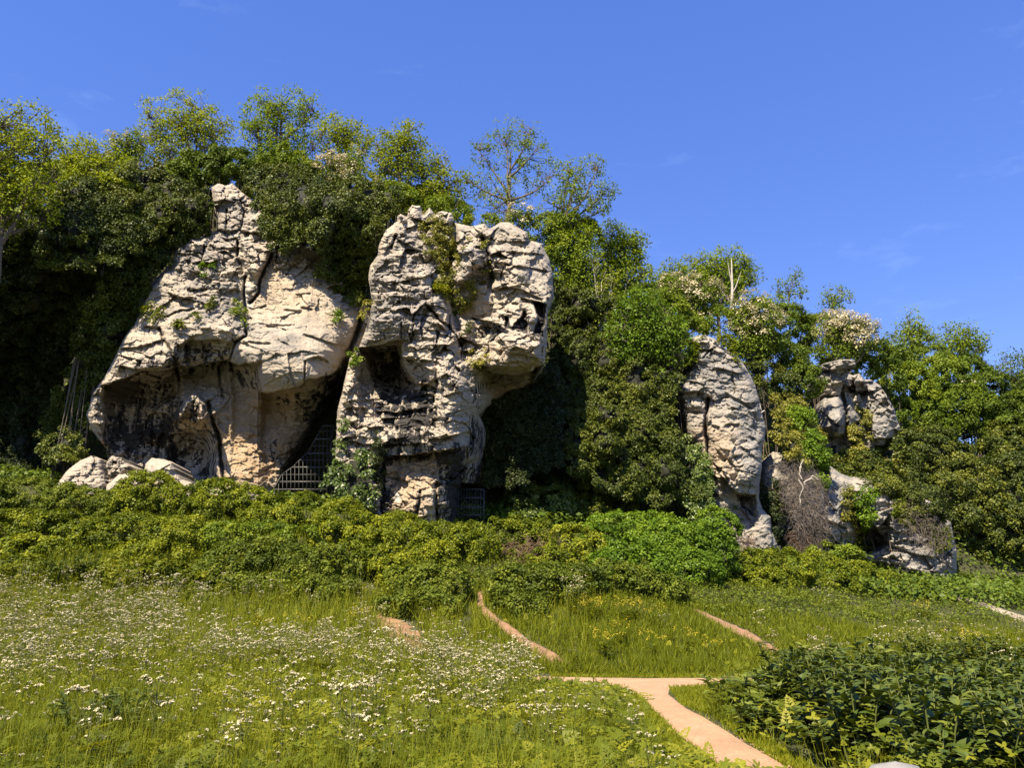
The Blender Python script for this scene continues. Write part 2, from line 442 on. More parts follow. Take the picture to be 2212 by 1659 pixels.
def ground(x, y):
    x = np.asarray(x, float); y = np.asarray(y, float)
    yy = np.maximum(y, 0)
    u = np.clip(x / np.maximum(yy, 9.0), _pu[0], _pu[-1])
    hs = np.stack([np.interp(yy, [q[0] for q in p[1]], [q[1] for q in p[1]]) for p in PROF], 0)
    k = np.clip(np.searchsorted(_pu, u) - 1, 0, len(_pu) - 2)
    t = sst((u - _pu[k]) / (_pu[k + 1] - _pu[k]))
    h = np.take_along_axis(hs, k[None], 0)[0] * (1 - t) + np.take_along_axis(hs, (k + 1)[None], 0)[0] * t
    h = h - 1.1 * np.exp(-(((x - PIT[0]) / .45) ** 2 + ((y - PIT[1]) / .6) ** 2))
    return h + .10 * fbm(x * .35, y * .35, 5, 3) * sst((yy - 3) / 6)
def hit(Dx, Dy):
    rx, rz = rays(Dx, Dy)
    rx, rz = np.atleast_1d(rx), np.atleast_1d(rz)
    Y = np.full(rx.shape, 2.5); done = np.zeros(rx.shape, bool)
    for _ in range(1500):
        below = CZ + rz * Y <= ground(rx * Y, Y)
        done |= below
        if done.all(): break
        Y = np.where(done, Y, Y + .04)
    return np.stack([rx * Y, Y, ground(rx * Y, Y)], -1)
GX = np.concatenate([[-400, -200, -120], np.arange(-80, -30, 2.), np.arange(-30, 36, .4), np.arange(36, 92, 2.), [130, 200, 400]])
GY = np.concatenate([[-300, -100, -40, -15], np.arange(-8, 50, .4), np.arange(50, 122, 1.5), [150, 250, 450]])
gx, gy = np.meshgrid(GX, GY)
gz = ground(gx, gy)
def grid_faces(ny, nx):
    i = np.arange(ny - 1)[:, None] * nx + np.arange(nx - 1)[None]
    return np.stack([i, i + 1, i + nx + 1, i + nx], -1).reshape(-1, 4)
m, n, l = new_mat('meadow_soil')
out = n.new('ShaderNodeOutputMaterial'); b = n.new('ShaderNodeBsdfPrincipled'); b.inputs['Roughness'].default_value = .95
tc = n.new('ShaderNodeTexCoord').outputs['Object']
t1 = noise(n, l, .5, 6, .6, tc); t2 = noise(n, l, 9, 5, .6, tc)
c_ = mixc(n, l, mrange(n, l, t1.outputs[0], .35, .65), (.034, .040, .011), (.06, .062, .017))
c_ = mixc(n, l, mrange(n, l, t2.outputs[0], .4, .7, 0, .6), c_, (.035, .028, .016))
l.new(c_, b.inputs['Base Color'])
bp = n.new('ShaderNodeBump'); bp.inputs['Distance'].default_value = .08; l.new(t2.outputs[0], bp.inputs['Height']); l.new(bp.outputs[0], b.inputs['Normal'])
l.new(b.outputs[0], out.inputs[0])
g = add('ground', make_mesh('ground', np.stack([gx, gy, gz], -1).reshape(-1, 3), [grid_faces(len(GY), len(GX))], m, smooth=True))
g['kind'] = 'structure'

# ------------------------------------------------------------------ paths: left and right edges in D, laid on the ground
m, n, l = new_mat('pink_gravel')
out = n.new('ShaderNodeOutputMaterial'); b = n.new('ShaderNodeBsdfPrincipled'); b.inputs['Roughness'].default_value = .95
tc = n.new('ShaderNodeTexCoord').outputs['Object']
t1 = noise(n, l, 1.3, 6, .62, tc); t2 = noise(n, l, 45, 4, .7, tc); t3 = noise(n, l, 9, 5, .6, tc)
c_ = mixc(n, l, mrange(n, l, t1.outputs[0], .35, .68), (.43, .268, .152), (.36, .215, .118))
c_ = mixc(n, l, mrange(n, l, t2.outputs[0], .55, .75, 0, .55), c_, (.28, .185, .12))
c_ = mixc(n, l, mrange(n, l, t3.outputs[0], .56, .72, 0, .5), c_, (.53, .385, .26))
l.new(c_, b.inputs['Base Color'])
b1 = n.new('ShaderNodeBump'); b1.inputs['Distance'].default_value = .03; b1.inputs['Strength'].default_value = .7
l.new(t2.outputs[0], b1.inputs['Height'])
b2 = n.new('ShaderNodeBump'); b2.inputs['Distance'].default_value = .06; b2.inputs['Strength'].default_value = .5
l.new(t3.outputs[0], b2.inputs['Height']); l.new(b1.outputs[0], b2.inputs['Normal']); l.new(b2.outputs[0], b.inputs['Normal'])
l.new(b.outputs[0], out.inputs[0]); M['path'] = m
M['trail'] = plain_mat('red_earth', (.32, .18, .10), (.19, .11, .06), 3.5, .95, .5)
M['pale_path'] = plain_mat('dusty_path', (.36, .30, .22), (.28, .23, .17), 3, .95, .4)
def resample(pts, n):
    p = np.asarray(pts, float); d = np.concatenate([[0], np.cumsum(np.linalg.norm(np.diff(p, axis=0), axis=1))])
    s = np.linspace(0, d[-1], n)
    return np.stack([np.interp(s, d, p[:, k]) for k in range(p.shape[1])], -1)
def ribbon(name, left, right, mat, label, lift=.03, n=60, m=9, rag=.09, cat='path'):
    Lw = resample(hit(*np.array(left, float).T), n); Rw = resample(hit(*np.array(right, float).T), n)
    s = np.linspace(0, 1, n)
    wid = np.linalg.norm(Lw - Rw, axis=1)
    jl = fbm(s * 30, s * 0, 41, 3) * rag; jr = fbm(s * 30, s * 0 + 7, 43, 3) * rag
    t = np.linspace(0, 1, m)[None] * (1 + (jr + jl)[:, None]) - jl[:, None]
    W = Lw[:, None] * (1 - t[..., None]) + Rw[:, None] * t[..., None]
    W[..., 2] = ground(W[..., 0], W[..., 1]) + lift - .035 * (np.abs(np.linspace(-1, 1, m)) ** 4)[None]
    me = make_mesh(name, W.reshape(-1, 3), [grid_faces(n, m)], mat, smooth=True)
    o = add(name, me); o['kind'] = 'structure'; o['label'] = label
    return np.concatenate([np.array(left, float), np.array(right, float)[::-1]])
TRACKS = []
TRACKS.append(ribbon('path', [(760, 1452), (1000, 1460), (1185, 1463), (1350, 1466), (1480, 1467), (1560, 1467), (1700, 1466), (2000, 1466), (2300, 1468)],
        [(760, 1466), (1000, 1474), (1185, 1480), (1330, 1491), (1450, 1490), (1560, 1481), (1700, 1479), (2000, 1479), (2300, 1481)], M['path'], 'pale pink gravel path crossing behind the flower meadow', .034, 160, 9, .03))
TRACKS.append(ribbon('path', [(1300, 1476), (1345, 1484), (1385, 1508), (1425, 1551), (1463, 1592), (1505, 1628), (1548, 1660), (1620, 1720), (1700, 1800)],
        [(1475, 1478), (1448, 1488), (1444, 1503), (1490, 1537), (1560, 1577), (1610, 1608), (1670, 1643), (1740, 1685), (1880, 1780)], M['path'], 'pale pink gravel path running down to the front from the junction', .042, 90, 11, .04))
TRACKS.append(ribbon('trail', [(815, 1325), (808, 1340), (815, 1365), (850, 1395), (890, 1420)], [(835, 1328), (880, 1345), (905, 1368), (915, 1395), (930, 1420)], M['trail'], 'bare pink earth trail climbing to the dark gap in the bushes', .03, 40, 9, .3))
TRACKS.append(ribbon('trail', [(1031, 1282), (1030, 1308), (1040, 1330), (1070, 1355), (1110, 1385), (1150, 1412), (1185, 1440)],
        [(1044, 1282), (1047, 1312), (1075, 1335), (1105, 1355), (1145, 1385), (1195, 1412), (1240, 1440)], M['trail'], 'narrow red earth trail climbing between the two nettle mounds', .03, 60, 7, .25))
TRACKS.append(ribbon('trail', [(1495, 1322), (1530, 1341), (1570, 1362), (1610, 1385), (1660, 1420)], [(1508, 1319), (1555, 1338), (1600, 1357), (1640, 1378), (1700, 1415)], M['trail'], 'short red earth trail slanting down the grass slope', .03, 40, 7, .25))
TRACKS.append(ribbon('path', [(2030, 1288), (2090, 1304), (2150, 1323), (2212, 1345), (2300, 1372)], [(2045, 1286), (2110, 1300), (2165, 1316), (2212, 1332), (2300, 1358)], M['pale_path'], 'distant dusty path curving below the dark trees at the far side', .03, 30, 5, .1))
def on_track(Dx, Dy, pad=0.0):
    r = np.zeros(np.shape(Dx), bool)
    for t in TRACKS: r |= sdpoly(Dx, Dy, t) > -pad
    return r

# ------------------------------------------------------------------ limestone crags
Z2 = lambda x, y: (163.9 + .2964 * np.asarray(x, float), 355.2 + .2964 * np.asarray(y, float))
Z4 = lambda x, y: (655.7 + .2717 * np.asarray(x, float), 409.8 + .2717 * np.asarray(y, float))
Z7 = lambda x, y: (1420.7 + .2964 * np.asarray(x, float), 655.7 + .2964 * np.asarray(y, float))
ROCKS = {}
def rock(name, label, conv, outline, pts, ledges=(), cracks=(), recess=(), paint=(), step=4.4, amp=1.0, strata=None, fac=1.0, edge=(55, 1.3), mat='rock', calm=(), seed=1, cat='crag', thick=3.5, warp=1.0, base_grey=.1):
    o = np.asarray(outline, float)
    x0, y0 = o.min(0) - 10; x1, y1 = o.max(0) + 10
    X, Yz = np.meshgrid(np.arange(x0, x1, step), np.arange(y0, y1, step))
    wx = X + warp * (26 * fbm(X / 170, Yz / 170, seed + 60, 4) + 10 * fbm(X / 40, Yz / 40, seed + 64, 3))
    wy = Yz + warp * (22 * fbm(X / 170, Yz / 170, seed + 70, 4) + 9 * fbm(X / 40, Yz / 40, seed + 74, 3))
    sd = sdpoly(X * .72 + wx * .28, Yz * .72 + wy * .28, outline)
    D = tps_fit(pts)(wx, wy)
    # hand placed ledges: y below the line steps back, a small lip stands proud above it
    for L in ledges:
        pl, a, ln = np.asarray(L[0], float), L[1], L[2]
        dy = wy - np.interp(wx, pl[:, 0], pl[:, 1])
        tx = sst(np.minimum(wx - pl[0, 0], pl[-1, 0] - wx) / (.12 * (pl[-1, 0] - pl[0, 0]) + 12) + .35)
        tx = np.where((wx < pl[0, 0] - 8) | (wx > pl[-1, 0] + 8), 0, tx)
        dn = np.where(dy > 0, sst(dy / 9) * np.exp(-np.maximum(dy - 9, 0) / ln), 0)
        up = np.where(dy <= 0, np.exp(dy / (ln * .5)), 0)
        D += tx * a * (dn * .85 - .22 * up)
    for R in recess:
        sdr = sdpoly(wx, wy, R[0])
        D += R[1] * sst(sdr / R[2])
    for c in cracks:
        dl = sdline(wx, wy, c[0])
        D += c[2] * np.exp(-(dl / (c[1] * .6)) ** 2)
    # strata blocks, facets and grain
    rel = np.zeros(X.shape)
    if strata:
        t, W, a, dip, wpoly = strata
        w = 1.0 if wpoly is None else sst(.5 + sdpoly(wx, wy, wpoly) / 120)
        yy = (Yz + dip * X + 30 * fbm(X / 260, Yz / 260, seed + 9, 3)) / t
        yy = yy + .55 * vn(yy * .7, yy * 0, seed + 3)
        k = np.floor(yy); fy = yy - k
        bw = W * (.5 + 1.1 * hsh(k, k * 0, seed + 11))
        xx = X / bw + 7 * hsh(k, k * 0 + 1, seed + 12) + .15 * fbm(X / 60, Yz / 60, seed + 13, 2)
        j = np.floor(xx); fx = xx - j
        off = hsh(j, k, seed + 14) - .5
        gr = np.exp(-((np.minimum(fy, 1 - fy) * t) / 4.0) ** 2) * (.35 + .65 * (vn(X / 70, k * 3.3, seed + 8) > -.12)) + .7 * np.exp(-((np.minimum(fx, 1 - fx) * bw) / 3.6) ** 2) * (hsh(j, k, seed + 18) > .45)
        # each bed is undercut at its foot
        rel += w * a * (.55 * off + .28 * gr + .30 * (fy - .5))
    f1, e1 = facets(wx, wy, 260, 200, seed + 20, 1.9)
    f2, e2 = facets(wx + 40 * fbm(X / 90, Yz / 90, seed + 5, 2), wy, 105, 70, seed + 30, 1.7)
    f3, e3 = facets(wx, wy, 42, 27, seed + 40, 1.4)
    f4, e4 = facets(wx, wy, 17, 12, seed + 50, 1.2)
    q = .4 + 1.2 * sst(.5 + 1.6 * fbm(X / 300, Yz / 300, seed + 80, 2))
    rel += fac * (.62 * f1 + q * (.40 * f2 + .20 * f3) + .05 * f4)
    rel += fac * q * (.11 * np.exp(-(e2 / .07) ** 2) * (vn(X / 120, Yz / 120, seed + 33) > -.05) + .045 * np.exp(-(e3 / .10) ** 2) * (vn(X / 60, Yz / 60, seed + 34) > .05))
    rel += .09 * fbm(X / 90, Yz / 60, seed + 7, 5, .55)
    for cp, cf, cs in calm: rel = rel * (1 - (1 - cf) * sst(.5 + sdpoly(wx, wy, cp) / (2 * cs)))
    D = D + amp * rel
    # the mass rounds away at its silhouette
    tt = np.clip(sd / edge[0], 0, 1)
    D = D + edge[1] * (1 - np.sqrt(np.clip(1 - (1 - tt) ** 2, 0, 1)))
    Dx, Dy = conv(X, Yz)
    W3 = P(Dx, Dy, D)
    ny, nx = X.shape
    ok = sd > 0
    q4 = grid_faces(ny, nx)
    q4 = q4[ok.ravel()[q4].all(1)]
    col = np.zeros((ny, nx, 4)); col[..., 1] = base_grey
    for ch, poly, a, soft in paint:
        sdp = sdpoly(wx, wy, poly)
        col[..., ch] += a * sst(.5 + sdp / (2 * soft))
    # skirt that carries the block back into the hill
    e = np.concatenate([q4[:, [0, 1]], q4[:, [1, 2]], q4[:, [2, 3]], q4[:, [3, 0]]])
    key = np.sort(e, 1); key = key[:, 0] * (nx * ny) + key[:, 1]
    _, idx, cnt = np.unique(key, return_index=True, return_counts=True)
    be = e[idx[cnt == 1]]
    used = np.unique(q4)
    rm = np.full(nx * ny, -1); rm[used] = np.arange(len(used))
    V = W3.reshape(-1, 3)[used]; C = np.clip(col.reshape(-1, 4)[used], 0, 1.4)
    bv = np.unique(be); rb = np.full(nx * ny, -1); rb[bv] = len(used) + np.arange(len(bv))
    cen = V.mean(0)
    B = W3.reshape(-1, 3)[bv]; B = B + (cen - B) * [.10, 0, .10] + [0, thick, 0]
    V = np.concatenate([V, B]); C = np.concatenate([C, np.clip(col.reshape(-1, 4)[bv], 0, 1.4)])
    sk = np.stack([rm[be[:, 1]], rm[be[:, 0]], rb[be[:, 0]], rb[be[:, 1]]], -1)
    me = make_mesh(name, V, [rm[q4], sk], M[mat], cols=C, smooth=False)
    ob = add(name, me)
    tag(ob, label, cat)
    ROCKS[label] = (conv, X, Yz, D, sd)
    ob['category'] = cat
    return (x0, y0, step, D, sd)

# --- left crag (z2 units)
LC = rock('limestone_crag', 'broad cream limestone crag with a pointed top and hollowed foot, left of the tall gate', Z2,
 [(985, 165), (1040, 135), (1090, 155), (1140, 138), (1210, 200), (1330, 290), (1450, 420), (1600, 470), (1800, 590), (2000, 790), (2150, 960), (2190, 1150), (2190, 2480), (240, 2480), (250, 2280), (215, 2080), (110, 1940), (72, 1830), (125, 1670), (200, 1560), (290, 1400), (355, 1260), (430, 1150), (480, 1050), (498, 930), (570, 850), (690, 720), (780, 545), (900, 520), (1030, 480), (1025, 400), (1000, 300)],
 [(1060, 160, 36), (1150, 400, 35.2), (820, 580, 35.2), (1250, 600, 34.7), (1350, 760, 34.5), (520, 960, 34.7), (850, 850, 34.3), (1150, 900, 34.4), (1300, 1050, 34.5), (1600, 950, 34.1), (1950, 1000, 34.8), (1480, 750, 34.9), (1750, 760, 35.2),
  (560, 1180, 33.9), (760, 1150, 33.5), (960, 1230, 33.1), (1130, 1300, 33.4), (1500, 1220, 33.2), (1750, 1250, 33.1), (2000, 1250, 34.2), (1300, 1400, 33.2), (1550, 1520, 32.6), (1800, 1450, 33.2), (400, 1380, 33.5), (650, 1380, 33.3), (260, 1540, 33.7), (420, 1500, 33.1),
  (120, 1830, 34.3), (500, 1750, 35.2), (650, 1950, 35.7), (300, 2000, 35.3), (400, 2350, 34.8), (850, 1560, 35.2), (1050, 1600, 35.2), (1200, 1600, 35.3), (1250, 1800, 35.6), (1450, 1800, 35.8), (1300, 2050, 35.6), (1500, 2050, 36.0), (1100, 2000, 35.3), (1150, 2250, 35.0), (1330, 2350, 35.1), (1650, 1700, 34.1), (1750, 1650, 34.0), (1900, 1700, 37), (1800, 2100, 39), (850, 1800, 33.9), (880, 2100, 36.4), (900, 2400, 35.5)],
 ledges=[([(300, 1350), (480, 1318), (600, 1290), (660, 1270)], .45, 45), ([(330, 1475), (480, 1500), (600, 1480), (740, 1455)], .75, 60), ([(195, 1612), (330, 1565), (470, 1515), (600, 1500), (745, 1478)], 2.6, 520),
   ([(715, 1420), (800, 1500), (900, 1470), (1050, 1445), (1130, 1420)], 1.9, 420), ([(720, 1330), (860, 1280), (1000, 1270), (1140, 1300)], .5, 160), ([(1130, 1440), (1200, 1462), (1345, 1440)], 1.7, 420),
   ([(1340, 1640), (1400, 1662), (1550, 1640), (1660, 1608), (1690, 1565), (1860, 1525), (1930, 1480)], 2.3, 520), ([(660, 640), (900, 655), (945, 700)], .4, 40), ([(1035, 640), (1090, 628), (1150, 672)], .5, 35), ([(680, 930), (760, 965), (850, 960)], .45, 40),
   ([(810, 915), (970, 897)], .3, 35), ([(640, 1110), (760, 1060), (850, 1040)], .3, 30), ([(800, 620), (930, 640), (945, 690)], .25, 40), ([(1000, 470), (1090, 480), (1180, 470)], .35, 50), ([(1080, 550), (1180, 530)], .25, 25), ([(1180, 470), (1330, 500), (1400, 515)], .5, 60),
   ([(1500, 1050), (1650, 1075)], .22, 30), ([(1250, 1285), (1420, 1290)], .25, 25), ([(1660, 1230), (1800, 1270), (1960, 1330)], .25, 30), ([(1680, 1420), (1760, 1400), (1850, 1430)], .4, 50), ([(1150, 1240), (1260, 1300)], .2, 25), ([(500, 1180), (620, 1200)], .4, 50), ([(1380, 1170), (1600, 1165)], .2, 20), ([(1590, 940), (1720, 950)], .22, 22), ([(1640, 1050), (1740, 1060)], .2, 22)],
 cracks=[([(1425, 660), (1345, 830), (1325, 950), (1262, 1010)], 16, .9), ([(1240, 830), (1235, 1000), (1240, 1250), (1165, 1290), (1132, 1450), (1140, 1500)], 16, .7), ([(610, 1205), (690, 1380), (760, 1560), (755, 1700)], 18, .6), ([(955, 1735), (1000, 1900), (1058, 2020), (1070, 2160), (1090, 2300)], 22, 1.1),
   ([(1050, 1480), (1062, 1700)], 16, .5), ([(945, 600), (930, 720)], 10, .4), ([(1100, 330), (1090, 470)], 12, .45), ([(1190, 210), (1230, 330), (1190, 470)], 12, .4), ([(1180, 560), (1170, 680), (1215, 800)], 14, .6), ([(1350, 1440), (1358, 1640)], 16, .5), ([(1670, 1440), (1668, 1600)], 10, .4), ([(2080, 1100), (2040, 1240), (1990, 1350), (1940, 1480), (1870, 1620)], 30, 1.6)],
 recess=[([(1930, 1420), (1870, 1640), (1770, 1800), (1650, 1950), (1500, 2240), (1430, 2420), (1430, 2500), (2250, 2500), (2250, 1500), (2100, 1300)], 6.0, 90), ([(800, 1730), (860, 1700), (910, 1740), (930, 1890), (760, 1890)], 1.0, 45), ([(700, 1905), (980, 1900), (1045, 2050), (1060, 2350), (760, 2400), (640, 2150)], 1.3, 110),
   ([(1180, 560), (1240, 545), (1420, 620), (1400, 760), (1300, 840), (1225, 760)], -.75, 40), ([(850, 1630), (905, 1650), (960, 1780), (985, 1895), (680, 1895), (700, 1830), (780, 1700)], -1.1, 45), ([(250, 1620), (480, 1540), (740, 1510), (760, 1700), (600, 1800), (260, 1760)], .9, 60),
   ([(880, 1180), (990, 1160), (1000, 1200), (890, 1215)], -.3, 20), ([(1030, 1170), (1150, 1180), (1150, 1235), (1040, 1225)], -.3, 20)],
 paint=[(1, [(470, 600), (1200, 480), (1240, 1180), (800, 1250), (470, 1100)], .42, 120), (1, [(980, 130), (1350, 300), (1350, 560), (1000, 560)], .42, 80), (1, [(1150, 1180), (1650, 1160), (1640, 1420), (1180, 1440)], .38, 90),
   (0, [(700, 1320), (900, 1290), (1120, 1340), (1130, 1520), (740, 1560)], .55, 80), (0, [(230, 1640), (730, 1530), (760, 1800), (700, 2050), (250, 2050)], .50, 80), (0, [(1140, 1480), (1350, 1470), (1360, 1640), (1200, 1640)], .5, 50), (0, [(720, 1700), (960, 1720), (990, 1890), (690, 1890)], .42, 40), (0, [(1460, 1700), (1740, 1620), (1720, 1850), (1560, 1900), (1450, 1820)], .42, 60), (0, [(1380, 1980), (1600, 1950), (1560, 2250), (1250, 2250)], .32, 80),  # under the nose and in the left hollow: stain plus painted shade
   (0, [(680, 1900), (1050, 1900), (1070, 2400), (640, 2400)], .42, 50), (0, [(100, 1850), (700, 1900), (760, 2300), (260, 2300)], .45, 90), (0, [(430, 1420), (730, 1420), (730, 1480), (430, 1500)], .6, 25), (0, [(1400, 640), (1500, 660), (1560, 830), (1440, 760)], .55, 40), (0, [(780, 600), (1050, 560), (1050, 640), (760, 760)], .36, 50), (0, [(1800, 1500), (1950, 1450), (1900, 1700), (1700, 1900)], .45, 60), (0, [(1860, 1600), (2200, 1400), (2200, 2500), (1430, 2500)], .75, 120),  # hood cave, ledge underside, boulder side and gate cave: shade painted in black
   (2, [(1080, 1650), (1600, 1650), (1600, 2100), (1400, 2350), (1080, 2350)], .85, 90), (2, [(680, 1780), (1000, 1780), (1040, 1950), (650, 1950)], .5, 60), (2, [(1350, 700), (1800, 950), (1900, 1150), (1350, 1050)], .35, 90), (3, [(1235, 870), (1290, 880), (1270, 1050), (1235, 1050)], .95, 16), (3, [(860, 1960), (905, 1960), (900, 2330), (850, 2330)], .8, 20), (3, [(975, 1960), (1000, 1960), (1005, 2200), (975, 2200)], .7, 14)],
 strata=(62, 150, .17, -.12, None), seed=3, fac=.68,
 calm=[([(1260, 800), (1420, 700), (1800, 900), (2050, 1150), (1950, 1450), (1700, 1600), (1360, 1650), (1150, 1450), (1250, 1250)], .42, 90), ([(1080, 1650), (1620, 1650), (1600, 2100), (1400, 2400), (1080, 2400)], .6, 80)])
